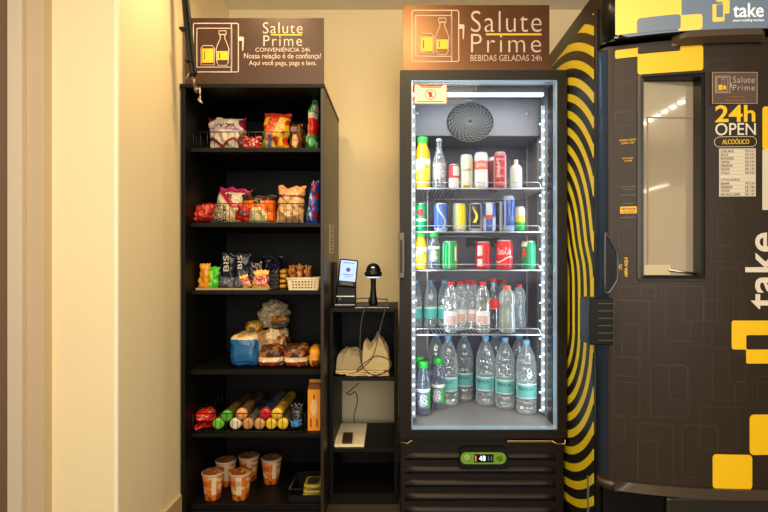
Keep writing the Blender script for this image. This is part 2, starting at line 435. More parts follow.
# ---------------------------------------------------------------- bags and packets
WHT = C(214, 200, 180)
def bag(name, lab, u0, u1, v0, z, d, colfn, th=.055, roll=0, yaw=0, lean=0, shear=0, cat='snack bag', group=None, crimp=.07, vb=None, seed=0, h=None, ears=.0, taper=0):
    w_ = (u1-u0)*d/F; hh = h if h else PZ(v0, d)-z
    n, m = 44, 48; bm = NB(); rot = Matrix.Rotation(yaw, 3, 'Z') @ Matrix.Rotation(roll, 3, 'Y') @ Matrix.Rotation(lean, 3, 'X')
    def pt(i, j, s):
        a = i/n; b = j/m; x = (a-.5)*2
        pr = max(0, 1-abs(x)**3.0)**.6; vb_ = (b-.5)*2; pv = max(0, 1-abs(vb_)**4)**.6
        if b < crimp*.6 or b > 1-crimp: pv *= .12
        k = 1.03 - (.09*(1-abs(vb_)**2))      # sides drawn in where it bulges
        q = Vector((x*w_/2*k + shear*(b-.5)*w_, 0, b*hh))
        q.x *= 1-taper*b
        nv = 1-2.2*abs(noise.noise(Vector((q.x*20+seed*3.1, s*.4+seed, q.z*20)))); n3 = noise.noise(Vector((q.x*60, s+seed, q.z*60)))
        q.y = s*(th/2)*pr*pv*(1+.38*nv+.16*n3)
        q.z += (.006*noise.noise(Vector((a*5, seed, 7)))+ears*abs(x)**3)*(1 if b > .6 else 0)*b
        q.x += .008*noise.noise(Vector((b*5, seed, 3+a*2)))
        q.z += .012*noise.noise(Vector((a*4, seed+5, 1)))*b
        return q
    design = {}
    front = {}
    for s in (-1, 1):
        for j in range(m+1):
            for i in range(n+1):
                if s == 1 and (i in (0, n) or j in (0, m)): front[(s, i, j)] = front[(-1, i, j)]; continue
                front[(s, i, j)] = bm.verts.new(pt(i, j, s))
    for s in (-1, 1):
        for j in range(m):
            for i in range(n):
                q = [front[(s, i, j)], front[(s, i+1, j)], front[(s, i+1, j+1)], front[(s, i, j+1)]]
                if len(set(q)) == 4:
                    f = bm.faces.new(q if s == -1 else q[::-1]); f.smooth = True
    bmesh.ops.recalc_face_normals(bm, faces=bm.faces[:])
    lay = bm.loops.layers.float_color.new('Col')
    for f in bm.faces:
        c = f.calc_center_median(); a = c.x/w_+.5; b = c.z/hh
        if b < crimp*.5 or b > 1-crimp*.7: pass
        cc = colfn(a, b)
        for l in f.loops: l[lay] = cc
    for v in bm.verts: v.co = rot @ v.co
    mz = min(v.co.z for v in bm.verts)
    for v in bm.verts: v.co.z -= mz
    me = bpy.data.meshes.new(name); bm.to_mesh(me); bm.free(); me.materials.append(M_foil)
    o = bpy.data.objects.new(name, me); COL.objects.link(o)
    o.location = (PX((u0+u1)/2, d), d, z)
    return tag(o, lab, cat, group)
def nz(a, b, s=8, k=0): return noise.noise(Vector((a*s, b*s, k)))
RED = C(196, 30, 26); CREAM = C(224, 204, 160); MAR = C(120, 18, 46); ORG = C(226, 112, 24); YEL = C(236, 186, 36)
BRN = C(96, 48, 22); BLK = C(22, 18, 18); GRN = C(30, 140, 52); PNK = C(196, 40, 96); BLU = C(40, 86, 170); TAN = C(208, 156, 96)
def c1(a, b):
    if (a-.0)**2+(b-1)**2 < .03 or (a-1)**2*1.4+(b-.85)**2 < .05: return MAR
    if a > .82 and b < .55: return BRN
    if abs(b-.22-.10*math.sin(a*11)) < .05: return C(150, 40, 30)
    if .66 < b < .78 and .2 < a < .75 and nz(a, b, 22) > -.1: return C(80, 50, 70)
    if abs(b-.62) < .035: return C(170, 130, 160)
    return WHT
def c2(a, b): return RED if nz(a, b, 7) < .2 else C(230, 190, 170)
def c3(a, b):
    if b > .84: return C(180, 50, 20)
    if (a-.35)**2+(b-.55)**2 < .035: return C(230, 110, 70)
    if (a-.7)**2+(b-.6)**2 < .02: return C(240, 190, 110)
    if b < .45 and .25 < a < .42: return C(110, 100, 140)
    if a < .2 and b < .5: return C(120, 140, 40)
    return YEL if nz(a, b, 6, 2) > -.12 else C(206, 46, 20)
def c4(a, b): return C(238, 190, 130) if (a-.5)**2+(b-.38)**2 < .05 else (C(150, 84, 26) if nz(a, b, 7) > -.05 else BRN)
def c5(a, b):
    if b < .30: return GRN if nz(a, b, 8, 3) > -.25 else C(150, 210, 150)
    if b < .62: return RED if a > .42 else (C(210, 130, 50) if a > .15 else WHT)
    if b < .72: return WHT
    return GRN if nz(a, b, 9) > -.2 else WHT
G1 = 'snack bags in the top cabinet basket'
Z1 = SZ[1]+.006; Z2 = SZ[2]+.006
bag('snack_bag', 'cream snack bag with maroon corners slumped in the top wire basket', 208, 247, 119, Z1, 2.26, c1, .07, 0.03, 0, -.05, -.12, ears=.012, seed=1)
bag('snack_bag', 'small low red snack bag between the cream and yellow bags on the top shelf', 243, 262, 137, Z1, 2.25, c2, .05, 0, 0, 0, 0, seed=2)
bag('snack_bag', 'yellow and red snack bag with round pictures, tallest in the top wire basket', 262, 289, 114, Z1, 2.25, c3, .07, 0.05, 0, 0, .10, seed=3)
bag('snack_bag', 'small brown and gold snack bag right of the yellow one on the top shelf', 289.5, 303, 124, Z1, 2.30, c4, .045, 0, 0, 0, .05, seed=4)
bag('snack_bag', 'narrow green, white and red snack bag leaning at the right end of the top shelf', 307, 320, 100, SZ[1]+.001, 2.24, c5, .05, 0, -.3, 0, .42, seed=5, taper=.55)
def d1(a, b): return RED if nz(a, b, 9, 1) < .25 else C(236, 120, 80)
def d2(a, b):
    if b > .86: return PNK
    if abs((b-.5)-(.62-a)*1.0) < .09 and b > .45: return C(200, 24, 60)
    if (a-.5)**2*2+(b-.74)**2 < .012: return C(110, 20, 60)
    if a < .42 and b < .5: return BLK if nz(a, b, 26, 4) > .05 else CREAM
    if b < .2 and nz(a, b, 20) > .1: return C(190, 120, 60)
    return CREAM
def d3(a, b):
    if b > .78: return C(60, 40, 26)
    if (a-.5)**2+(b-.72)**2 < .008: return BLK
    if (a-.5)**2*2+(b-.15)**2 < .16: return C(238, 222, 160) if not (.25 < b < .5 and nz(a, b, 30) > .2) else C(170, 140, 80)
    return ORG if abs(a-.5) < .42 else C(210, 84, 20)
def d4(a, b):
    if b > .8: return C(206, 130, 80) if nz(a, b*3, 7) > 0 else C(226, 160, 110)
    if abs(b-.72) < .04: return C(120, 60, 36)
    if nz(a, b, 8, 5) > .25: return C(176, 110, 60)
    return C(226, 184, 128)
def d5(a, b): return BLU if nz(a, b, 7, 2) > -.1 else (RED if a > .5 else C(170, 200, 230))
def d6(a, b): return BLK if .2 < a < .8 and .25 < b < .7 and nz(a, b, 20) > -.2 else RED
bag('snack_bag', 'flat red snack bag slumped at the left end of the second shelf', 195, 215, 206, Z2, 2.21, d1, .05, -.1, 0, 0, .35, seed=6)
bag('snack_bag', 'large cream snack bag with pink top and ribbon in the second shelf basket', 214, 247, 189, Z2, 2.335, d2, .06, .05, 0, 0, .30, seed=7, ears=.006)
bag('snack_bag', 'small red and black packet in front of the cream and pink bag', 234, 248, 207, Z2, 2.205, d6, .03, .25, 0, 0, 0, seed=8)
bag('snack_bag', 'orange snack bag with pale centre and dark brown top on the second shelf', 242, 277, 195, Z2, 2.265, d3, .07, 0, 0, 0, 0, seed=9)
bag('snack_bag', 'tan snack bag with torn-looking raised corner right of the orange one', 277, 304.5, 187, Z2, 2.235, d4, .06, .02, 0, 0, .08, seed=10, ears=.006)
bag('snack_bag', 'narrow blue snack bag leaning at the right end of the second shelf', 307.5, 320.5, 181, SZ[2]+.001, 2.25, d5, .05, 0, -.3, 0, .42, seed=11, taper=.4)

# third shelf
Z3 = SZ[3]+.004
tr = thing('display_tray', 'low clear-rimmed cream tray under the chocolate bars on the third shelf', 'tray', (PX(222, 2.22), 2.22, SZ[3]))
x0, x1 = PX(196, 2.19), PX(268, 2.19)
obj('tray_base', B(x0, x1, 2.19, 2.40, SZ[3]+.0005, SZ[3]+.003), mat('cream_tray', C(170, 150, 110), .5), tr)
obj('tray_lip', B(x0, x1, 2.187, 2.19, SZ[3]+.0005, SZ[3]+.009), mat('cream_tray', C(170, 150, 110), .5), tr)
bag('chocolate_bar', 'golden yellow wrapped bar standing at the left end of the third shelf', 198, 208.5, 264, Z3, 2.22, lambda a, b: C(226, 150, 30) if not (.3 < a < .7 and .2 < b < .8 and nz(a, b, 20) > .1) else C(130, 60, 20), .022, .09, 0, 0, 0, 'chocolate bar', seed=12)
bag('chocolate_bar', 'bright green wrapped bar next to the golden yellow bar', 208, 218.5, 267, Z3, 2.22, lambda a, b: C(60, 180, 30) if b > .8 or a > .45 else C(150, 210, 60), .022, .07, 0, 0, 0, 'chocolate bar', seed=13)
def e1(a, b):
    if b < .3: return C(90, 96, 110) if nz(a, b, 12) > -.1 else C(150, 150, 160)
    return C(22, 24, 44) if nz(a, b, 10) > -.2 else C(50, 52, 66)
g = bag('chocolate_pack', 'dark blue pack with white BIS lettering on the third shelf', 218, 234, 254, Z3, 2.30, e1, .03, .10, 0, 0, 0, 'chocolate pack', seed=14)
def put_text(o, s, x0, z0, x1, z1, y, m, rot=False, off=0):
    bm = NB(); text_fit(bm, s, x0, z0, x1, z1, flatfn(y), off, 1.0, rot)
    me = bpy.data.meshes.new('lettering'); bm.to_mesh(me); bm.free(); me.materials.append(m)
    t = bpy.data.objects.new('lettering', me); COL.objects.link(t); t.parent = o; return t
put_text(g, 'BIS', -.004, .075, .019, .145, -.021, M_white, True)
g = bag('chocolate_pack', 'second dark blue pack with sideways lettering, right of the first', 234.5, 249, 254, Z3, 2.31, e1, .03, .06, 0, 0, 0, 'chocolate pack', seed=15)
put_text(g, 'BIS', -.012, .085, .008, .145, -.021, M_white, True)
bag('chocolate_pack', 'silver and blue crinkled pack behind the small wrapped sweets', 247, 262, 262, Z3, 2.36, lambda a, b: C(170, 150, 130) if nz(a, b, 9, 3) > 0 else C(30, 44, 84), .04, 0, 0, 0, 0, 'chocolate pack', seed=16)
bag('chocolate_pack', 'dark navy pack standing at the back of the third shelf', 262, 283, 256, SZ[3]+.001, 2.45, lambda a, b: C(18, 20, 44) if nz(a, b, 9, 3) > -.3 else C(70, 50, 50), .05, 0, 0, 0, 0, 'chocolate pack', seed=17)
def sweet(u, v0, d, lab, roll):
    t = bag('wrapped_sweet', lab, u-4.4, u+4.4, v0, Z3, d, lambda a, b: C(236, 196, 90) if b > .78 or b < .15 else (C(190, 40, 40) if nz(a, b, 16, u) > -.1 else C(236, 200, 170)), .026, roll, 0, 0, 0, 'sweet', seed=int(u), crimp=.2)
sweet(247.5, 276, 2.205, 'leftmost of the red and gold wrapped sweets on the third shelf, tilted left', -.35)
sweet(256, 272, 2.21, 'middle red and gold wrapped sweet on the third shelf, tilted right', .2)
sweet(264.5, 270, 2.215, 'rightmost of the red and gold wrapped sweets on the third shelf', .0)
for k in range(4):
    single('chocolate_box', B(PX(270, 2.3), PX(279.5, 2.3), 2.28, 2.40, SZ[3]+.001+.017*k, SZ[3]+.0165+.017*k, .002), mat('dark_card', C(34, 26, 24), .5),
           ['bottom', 'second lowest', 'third lowest', 'topmost'][k]+' small dark box of the stack left of the yellow packets', 'box', 'small dark boxes stacked on the third shelf')
for k in range(4):
    single('yellow_packet', blob(PX(283, 2.3), 2.34, SZ[3]+.001+.022*k, .034, .10, .021, .5, 20, 10, .003, 30, k), M_foil,
           ['bottom', 'second lowest', 'third lowest', 'topmost'][k]+' yellow packet of the stack left of the white basket', 'packet', 'yellow packets stacked on the third shelf',
           lambda c, n: C(214, 160, 40) if noise.noise(c*60) > -.1 else C(150, 70, 20))
# white perforated basket
bx0, bx1 = PX(287.5, 2.18), PX(319.8, 2.18); by0, by1 = 2.168, 2.30; bz0 = SZ[3]+.0005; bz1 = PZ(277.5, 2.18)
wb = thing('plastic_basket', 'small white perforated plastic basket at the right of the third shelf', 'basket', ((bx0+bx1)/2, (by0+by1)/2, bz0))
bm = NB(); th = .0025; ta = .006
def perf_panel(bm, p0, p1, zb, zt, rows, cols):
    H = zt-zb; Wd = (p1-p0).length; dr = (p1-p0).normalized(); nr = Vector((-dr.y, dr.x, 0))
    def bar(a0, a1, b0, b1):
        vs = []
        for s in (0, th):
            for a, b in ((a0, b0), (a1, b0), (a1, b1), (a0, b1)):
                tp = 1-(1-b)*ta*2/Wd
                aa = (a-.5)*tp+.5; vs.append(bm.verts.new(p0+dr*aa*Wd+nr*(s+(1-b)*ta)+Vector((0, 0, zb+b*H))))
        for q in ((0, 1, 2, 3), (7, 6, 5, 4), (0, 4, 5, 1), (1, 5, 6, 2), (2, 6, 7, 3), (3, 7, 4, 0)): bm.faces.new([vs[k] for k in q])
    ys = [.0]; edges = []
    bar(0, 1, 0, .16)
    rh = .24
    for r in range(rows):
        b0 = .16+r*rh; hb = .13
        bar(0, .10, b0, b0+hb); bar(.90, 1, b0, b0+hb)
        cw = .80/cols
        for c in range(cols):
            bar(.10+c*cw, .10+c*cw+cw*.42, b0, b0+hb)
        bar(0, 1, b0+hb, b0+rh)
    bar(0, 1, .16+rows*rh, 1)
V3 = Vector
perf_panel(bm, V3((bx0, by0, 0)), V3((bx1, by0, 0)), bz0, bz1-.004, 3, 8)
perf_panel(bm, V3((bx1, by0, 0)), V3((bx1, by1, 0)), bz0, bz1-.004, 3, 7)
perf_panel(bm, V3((bx1, by1, 0)), V3((bx0, by1, 0)), bz0, bz1-.004, 3, 8)
perf_panel(bm, V3((bx0, by1, 0)), V3((bx0, by0, 0)), bz0, bz1-.004, 3, 7)
M_bask = mat('cream_white_plastic', C(232, 218, 180), .45)
obj('basket_side', bm, M_bask, wb)
obj('basket_bottom', B(bx0+ta, bx1-ta, by0+ta, by1-ta, bz0, bz0+.003), M_bask, wb)
bm = NB(); tube(bm, [(bx0-.001, by0-.001, bz1-.003), (bx1+.001, by0-.001, bz1-.003), (bx1+.001, by1+.001, bz1-.003), (bx0-.001, by1+.001, bz1-.003)], .0035, 8, True)
obj('rim', bm, M_bask, wb)
for k, (u, dd, lab) in enumerate(((292.5, 2.235, 'left brown and gold biscuit packet poking out of the white basket'), (300, 2.235, 'middle brown and gold biscuit packet in the white basket'), (308, 2.235, 'right brown and gold biscuit packet in the white basket'))):
    bag('biscuit_packet', lab, u-3.6, u+3.6, 265.5-k % 2, bz0+.004, dd, lambda a, b: C(176, 110, 44) if nz(a, b, 10, u) > -.05 else C(110, 52, 24), .05, .0, 0, 0, 0, 'packet', seed=20+k)

# fourth shelf: breads
Z4 = SZ[4]+.0008
def bread(name, lab, u0, u1, v0, d, dep, colfn, nzv=.006, z=None, seed=0, ex=.45):
    h = PZ(v0, d)-(z or Z4); wd = (u1-u0)*d/F
    return single(name, blob(PX((u0+u1)/2, d), d+dep/2, z or Z4, wd, dep, h, ex, 88, 52, nzv, 30, seed), M_foil, lab, 'bread', None, colfn)
def b1(c, n):
    if n.y < -.5 and c.z < .115: return C(24, 92, 150)
    if c.y < -.10 and c.z < .12: return C(24, 92, 150)
    if c.z > .1 and noise.noise(c*30) > .1: return C(214, 150, 60)
    return C(228, 206, 166)
bread('bread_loaf', 'large bread loaf in a bag with blue end at the left of the fourth shelf', 227, 257.5, 336, 2.19, .26, b1, .006, None, 3, .42)
def b2(c, n): return C(206, 150, 90) if noise.noise(c*28) > .1 else (C(226, 206, 166) if noise.noise(c*17+Vector((4, 0, 0))) > -.1 else C(120, 62, 30))
bread('bread_bag', 'crumpled clear bag of pale buns behind the blue-ended loaf', 262, 284, 330, 2.34, .15, b2, .013, None, 5, .6)
bread('bread_bag', 'small bag of buns with grey paper top, highest of the heap on the fourth shelf', 257, 285, 303, 2.36, .12, lambda c, n: C(176, 160, 126) if c.z > .06 or c.x < 0 else (C(190, 120, 40) if noise.noise(c*30) > -.1 else C(90, 84, 84)), .018, PZ(330, 2.33)+.004, 8, .7)
bread('bread_bag', 'yellow-topped roll bag squeezed between the loaf and the bun heap', 243.5, 259.5, 322, 2.30, .10, lambda c, n: C(176, 132, 36) if noise.noise(c*34) > -.1 else C(110, 84, 50), .006, PZ(336, 2.19)-.006, 9, .7)
def b3(c, n):
    if c.z < .026: return C(138, 56, 26) if noise.noise(c*40) > -.3 else C(226, 200, 160)
    if c.z < .046 and n.y < .2: return C(230, 206, 168)
    return C(74, 40, 24) if noise.noise(c*26) > -.05 else C(150, 90, 50)
bread('cake_bag', 'left bag of two dark brown cakes lying on the fourth shelf', 257.5, 281.5, 347, 2.185, .13, b3, .007, None, 2, .55)
bread('cake_bag', 'second bag of dark brown cakes on the fourth shelf, beside the yellow bag', 282.5, 306.5, 347, 2.185, .14, b3, .007, None, 4, .55)
bread('cake_bag', 'yellow cake bag at the right end of the fourth shelf', 307.5, 320.5, 348, 2.185, .14, lambda c, n: C(222, 150, 24) if noise.noise(c*26) > -.15 else C(120, 60, 24), .003, None, 6, .55)

# fifth shelf: biscuit rolls
Z5 = SZ[5]+.0055; R5 = .0240
def roll(u, up, colf, colb, lab, dz=0):
    x = PX(u, 2.20); z = Z5+R5+dz; bm = NB(); y0, y1 = 2.185, 2.50
    pf = [(R5*.55, 0), (R5*.9, .002), (R5, .006)]+[(R5*(1+.012*math.sin(k*1.9)), .006+(y1-y0-.012)*k/24) for k in range(1, 24)]+[(R5, y1-y0-.006), (R5*.9, y1-y0-.001), (R5*.5, y1-y0)]
    lathe(bm, pf, 24)
    for v in bm.verts: v.co = Vector((x+v.co.x, y0+v.co.z, z-v.co.y))
    single('biscuit_roll', bm, M_foil, lab, 'biscuits', None, lambda c, n: colf if c.y < -.125-.0 and True else colb(c), (x, 2.33, z-R5))
bn = lambda a, b, s: (lambda c: a if noise.noise(c*s) > 0 else b)
roll(219, 0, C(110, 190, 50), bn(C(120, 110, 60), C(60, 70, 30), 30), 'green-ended biscuit roll, leftmost on the basket floor')
roll(236, 0, C(226, 214, 190), bn(C(96, 60, 34), C(50, 30, 20), 30), 'white-ended biscuit roll on the basket floor')
roll(248.3, 0, C(196, 140, 80), bn(C(110, 110, 100), C(60, 60, 70), 30), 'left of the two tan-ended biscuit rolls on the basket floor')
roll(260, 0, C(206, 150, 84), bn(C(60, 70, 96), C(40, 46, 66), 30), 'right of the two tan-ended biscuit rolls on the basket floor')
roll(271.6, 0, C(226, 190, 50), bn(C(200, 160, 30), C(130, 100, 30), 22), 'left of the two yellow-ended biscuit rolls on the basket floor')
roll(283.2, 0, C(230, 196, 50), bn(C(96, 80, 40), C(60, 50, 30), 22), 'right of the two yellow-ended biscuit rolls on the basket floor')
roll(227.5, 1, C(80, 170, 50), bn(C(110, 84, 44), C(70, 50, 30), 30), 'green-ended biscuit roll lying on top near the left', .0335)
roll(242.2, 1, C(226, 160, 96), bn(C(120, 90, 60), C(70, 40, 24), 30), 'orange-ended biscuit roll lying on top', .042)
roll(265.8, 1, C(190, 26, 34), bn(C(40, 56, 96), C(90, 96, 110), 30), 'red-ended biscuit roll lying on top in the middle', .043)
roll(277.5, 1, C(232, 196, 60), bn(C(206, 170, 40), C(160, 120, 30), 22), 'yellow-ended biscuit roll lying on top at the right', .043)
bag('snack_packet', 'lower flat red packet at the left of the biscuit roll basket', 196, 213, 422, Z5, 2.24, lambda a, b: RED if nz(a, b, 7) < .3 else C(90, 10, 20), .10, 0, 0, 0, 0, 'packet', seed=31, crimp=.03)
bag('snack_packet', 'upper flat bright red packet lying on the other red packet', 197, 215, 409.5, PZ(422, 2.24)+.012, 2.25, lambda a, b: C(226, 50, 40) if nz(a, b, 7) < .35 else C(240, 170, 150), .10, 0, 0, 0, 0, 'packet', seed=32, crimp=.03)
bag('snack_packet', 'dark packet with silver print standing right of the biscuit rolls', 291, 303, 404, Z5, 2.30, lambda a, b: BLK if nz(a, b, 14) < .15 else C(140, 136, 140), .05, 0, 0, 0, 0, 'packet', seed=33)
bag('snack_packet', 'small light blue and black packet in front of the dark silver packet', 290.5, 301.5, 420, Z5, 2.20, lambda a, b: C(70, 130, 190) if b > .4 else BLK, .03, 0, 0, 0, 0, 'packet', seed=34)
# carton
xa, xb = PX(307.8, 2.19), PX(320.2, 2.19); z0 = SZ[5]+.0008; zs = PZ(389.5, 2.19); zt = PZ(379, 2.22)
ct = thing('milk_carton', 'orange yellow gable-top carton at the right end of the fifth shelf', 'carton', ((xa+xb)/2, 2.215, z0))
bm = B(xa, xb, 2.19, 2.24, z0, zs); bmesh.ops.subdivide_edges(bm, edges=bm.edges[:], cuts=23, use_grid_fill=True)
M_cart = print_mat('carton_print', .5)
def cc(c, n):
    x = c.x/(xb-xa); z = c.z/(zs-z0)
    if n.y < -.5 and (x)**2*6+((z-.56)*3.2)**2 < .45: return C(228, 186, 130)
    if n.y < -.5 and abs(abs(x)-.25) < .1 and .1 < z < .3: return C(170, 70, 20)
    if n.y < -.5 and x**2*14+((z-.82)*5)**2 < .10: return C(170, 70, 20)
    return C(226, 150, 24)
obj('carton_body', bm, M_cart, ct, cc)
bm = NB(); a = [bm.verts.new(p) for p in ((xa, 2.19, zs), (xb, 2.19, zs), (xb, 2.24, zs), (xa, 2.24, zs))]
t1 = bm.verts.new((xa+.003, 2.213, zt-.014)); t2 = bm.verts.new((xb, 2.213, zt-.014)); t3 = bm.verts.new((xb, 2.217, zt-.014)); t4 = bm.verts.new((xa+.003, 2.217, zt-.014))
for q in ((a[0], a[1], t2, t1), (a[2], a[3], t4, t3), (a[0], t1, t4, a[3]), (a[1], a[2], t3, t2)): bm.faces.new(q)
obj('gable', bm, mat('carton_brown', C(110, 60, 26), .5), ct)
obj('crimped_seal', B(xa+.003, xb, 2.2135, 2.2165, zt-.014, zt), mat('carton_orange', C(216, 140, 30), .5), ct)

# bottom: noodle cups
Z6 = SZ[6]
def cup_fn(flip):
    def f(c, n):
        th = math.atan2(c.y, c.x)+PI/2+(0 if not flip else .5)
        if c.z > .104: return C(200, 180, 150)
        if c.z < .03: return C(196, 104, 30) if noise.noise(c*50) > -.1 else C(120, 50, 16)
        if abs(th+.5) < .5 and c.z > .05: return C(196, 90, 40) if .06 < c.z < .085 else C(220, 140, 60)
        if abs(th-.55) < .3: return C(216, 196, 160)
        return C(196, 106, 34) if noise.noise(c*36) > -.12 else C(216, 180, 130)
    return f
def cup(u, d, lab, alt=False):
    loc = (PX(u, d), d, Z6)
    t = thing('noodle_cup', lab, 'noodle cup', (0, 0, 0), 'noodle cups on the cabinet floor')
    bm = NB(); lathe(bm, [(.030, .001), (.0325, .0)]+[(.0335+.0120*k/18, .004+.106*k/18) for k in range(19)]+[(.0475, .111), (.0475, .114), (.045, .1155)], 40)
    obj('cup_body', bm, M_paper, t, cup_fn(alt))
    bm = NB(); lathe(bm, [(.046-.0022*k, .1158+.0006*math.sin(k*1.7)) for k in range(21)]+[(.002, .1158)], 40, capb=True, capt=True)
    l = obj('lid', bm, M_paper, t, lambda c, n: C(130, 70, 34) if noise.noise(Vector((c.x*45, c.y*45, 1))) > -.1 else (C(190, 140, 84) if not alt else C(226, 160, 60)))
    if alt:
        bm = NB()
        for zz in (.086, .078, .070): text_fit(bm, 'PREPARO', -.017, zz, .012, zz+.005, lambda x, z, fr: Vector(((.0445+(z-.05)*.12)*math.sin(x/.045), -(.0448+(z-.05)*.12)*math.cos(x/.045), z)))
    if alt: obj('lettering', bm, M_ink, t)
    t.location = loc; t.rotation_euler = (0, 0, random.uniform(-.3, .3)); return t
cup(213, 2.215, 'front left noodle cup on the cabinet floor')
cup(226.0, 2.35, 'back left noodle cup, behind the two front cups')
cup(240.5, 2.215, 'front right noodle cup with pale instructions side turned forward', True)
cup(249, 2.40, 'back middle noodle cup on the cabinet floor')
cup(271.5, 2.375, 'noodle cup standing apart at the right of the other cups')
# black tray with sachets
xa, xb = PX(290, 2.19), ix1-.004
tr = thing('wire_tray', 'low black tray in the lower right corner of the cabinet', 'tray', ((xa+xb)/2, 2.27, Z6))
bm = NB(); frame_pts = [(xa, 2.175), (xb, 2.175), (xb, 2.36), (xa, 2.36)]
zt = Z6+.055
tube(bm, [(x, y, zt) for x, y in frame_pts], .003, 8, True)
obj('rim', bm, mat('dark_tray_edge', C(70, 62, 52), .35), tr)
bm = NB(); box(bm, xa, xb, 2.175, 2.36, Z6+.0008, Z6+.003)
box(bm, xa-.001, xa+.001, 2.175, 2.36, Z6+.001, zt); box(bm, xb-.001, xb+.001, 2.175, 2.36, Z6+.001, zt); box(bm, xa, xb, 2.359, 2.361, Z6+.001, zt)
box(bm, xa, xb, 2.174, 2.176, Z6+.001, Z6+.030)
obj('tray_body', bm, M_blackp, tr)
for k in range(3):
    bm = blob(PX(311.0, 2.2)-.001*k, 2.215+.016*k+.035, Z6+.004+.0145*k, .078, .11, .014, .4, 28, 8, .0015, 30, k)
    single('seasoning_sachet', bm, M_foil, ['bottom yellow green sachet in the black tray', 'middle yellow green sachet in the black tray', 'top sachet with dark green label in the black tray'][k], 'sachet', None,
           (lambda c, n: C(186, 176, 60) if noise.noise(c*20) > -.2 else C(140, 130, 70)) if k < 2 else (lambda c, n: C(46, 56, 50) if abs(c.x) < .028 and abs(c.y) < .035 else C(180, 150, 60)))

# ---------------------------------------------------------------- hanging arm
arm = thing('hanging_arm', 'black jointed arm hanging from the ceiling in front of the left sign', 'metal arm', (PX(183, 2.0), 1.98, 2.4))
d = 1.98
bm = NB(); tube(bm, spline([P(175, -84, d), P(181, -40, d), P(185, 0, d), P(188.5, 40, d), P(193, 76, d)]), .0125, 10)
obj('arm_tube', bm, M_blackp, arm)
bm = NB(); tube(bm, spline([P(182, -84, d-.018), P(186, -20, d-.018), P(190.5, 25, d-.018), P(193, 50, d-.018), P(196, 74, d-.016)]), .0055, 8)
obj('cable', bm, M_blackp, arm)
bm = NB(); lathe(bm, [(.035, 0), (.035, -.008), (.012, -.02)], 24, (P(174, -84, d).x, d, 2.4)); obj('ceiling_mount', bm, M_blackp, arm)
bm = NB(); q = P(184, 30, d); box(bm, q.x-.012, q.x+.012, d-.02, d+.01, q.z-.004, q.z+.004, .001); q = P(190, 62, d); box(bm, q.x-.012, q.x+.014, d-.02, d+.01, q.z-.004, q.z+.004, .001)
obj('cable_clip', bm, M_blackp, arm)
bm = NB(); q = P(193.5, 80, d); tube(bm, [P(192, 73, d), P(196, 88, d)], .0075, 12); tube(bm, [P(196, 88, d-.004), P(197.5, 92, d-.004)], .010, 12)
obj('joint', bm, mat('worn_steel', C(130, 112, 88), .3, metal=.8), arm)
bm = NB(); tube(bm, [P(199.5, 87, d), P(200.5, 96, d)], .0035, 8); tube(bm, [P(198, 99, d), P(202.5, 103, d)], .0045, 8); tube(bm, [P(197, 90, d), P(201, 90, d)], .0035, 8); tube(bm, [P(200, 96, d), P(200, 101, d)], .003, 8)
obj('clamp_screw', bm, M_steel, arm)
bm = NB(); tube(bm, [P(186, 79, d), P(190, 71.5, d)], .0018, 6); obj('lever', bm, M_steel, arm)

# ---------------------------------------------------------------- small shelf unit with the self-checkout
DF, DB = 2.24, 2.60
sx0, sx1 = cx1+.003, 0.000
zt = PZ(308.5, DF)
su = thing('shelf_unit', 'low narrow black shelf unit between the snack cabinet and the cooler', 'shelf unit', ((sx0+sx1)/2, 2.42, 0))
obj('side_panel', B(sx0, sx0+.017, DF, DB, 0, zt-.0165, .001), M_black, su)
obj('side_panel', B(sx1-.017, sx1, DF, DB, 0, zt-.0165, .001), M_black, su)
obj('top_panel', B(sx0, sx1, DF-.003, DB, zt-.016, zt, .001), M_black, su)
ZS1 = PZ(377, DF); ZS2 = PZ(448.5, DF)
for z in (ZS1, ZS2): obj('shelf', B(sx0+.017, sx1-.017, DF, DB, z-.017, z, .001), M_black, su)
obj('back_panel', B(sx0+.017, sx1-.017, DB-.01, DB, ZS1, zt-.0165), M_black, su)
obj('back_panel', B(sx0+.017, sx1-.017, DB-.01, DB, .02, ZS2-.017), M_black, su)
obj('bottom_panel', B(sx0+.017, sx1-.017, DF, DB, .0, .046), M_black, su)
# scanner mat
zm = zt+.0005
pad = thing('scanner_pad', 'flat black pad under the barcode scanner on the low shelf unit', 'pad', (PX(372, 2.3), 2.30, zm))
obj('pad_body', B(PX(355, 2.25), PX(389, 2.25), DF+.006, 2.40, zm, zm+.010, .002), M_blackp, pad)
obj('pad_edge', B(PX(355, 2.25), PX(389, 2.25), DF+.005, DF+.007, zm+.002, zm+.004), M_steel, pad)
# payment terminal
ptm = thing('payment_terminal', 'black card payment terminal with glowing blue-white screen on the low shelf unit', 'payment terminal', (0, 0, 0))
W_, H_ = .084, .128
bm = B(-W_/2, W_/2, -.010, .010, 0, H_, .006); obj('terminal_body', bm, M_blackp, ptm)
bm = NB(); plate(bm, rrect(-.036, .026, .036, .120, .003), -.0115, -.0098)
scr = obj('screen', bm, mat('lit_screen', C(120, 150, 220), .2, emis=(.42, .56, .95, 1), estr=.95), ptm)
bm = NB(); lathe(bm, [(.010, 0), (.010, .0006)], 20); 
for v in bm.verts: v.co = Vector((v.co.x, -.0116-v.co.z, .078+v.co.y))
box(bm, -.024, .024, -.0121, -.0114, .054, .057); box(bm, -.014, .014, -.0121, -.0114, .046, .048); box(bm, -.026, .026, -.0121, -.0114, .108, .111)
obj('screen_graphic', bm, mat('screen_ink', C(60, 80, 140), .4), scr)
bm = NB(); box(bm, -.026, .026, -.012, -.010, .006, .020, .001); obj('keypad', bm, mat('dark_grey', C(60, 54, 50), .4), ptm)
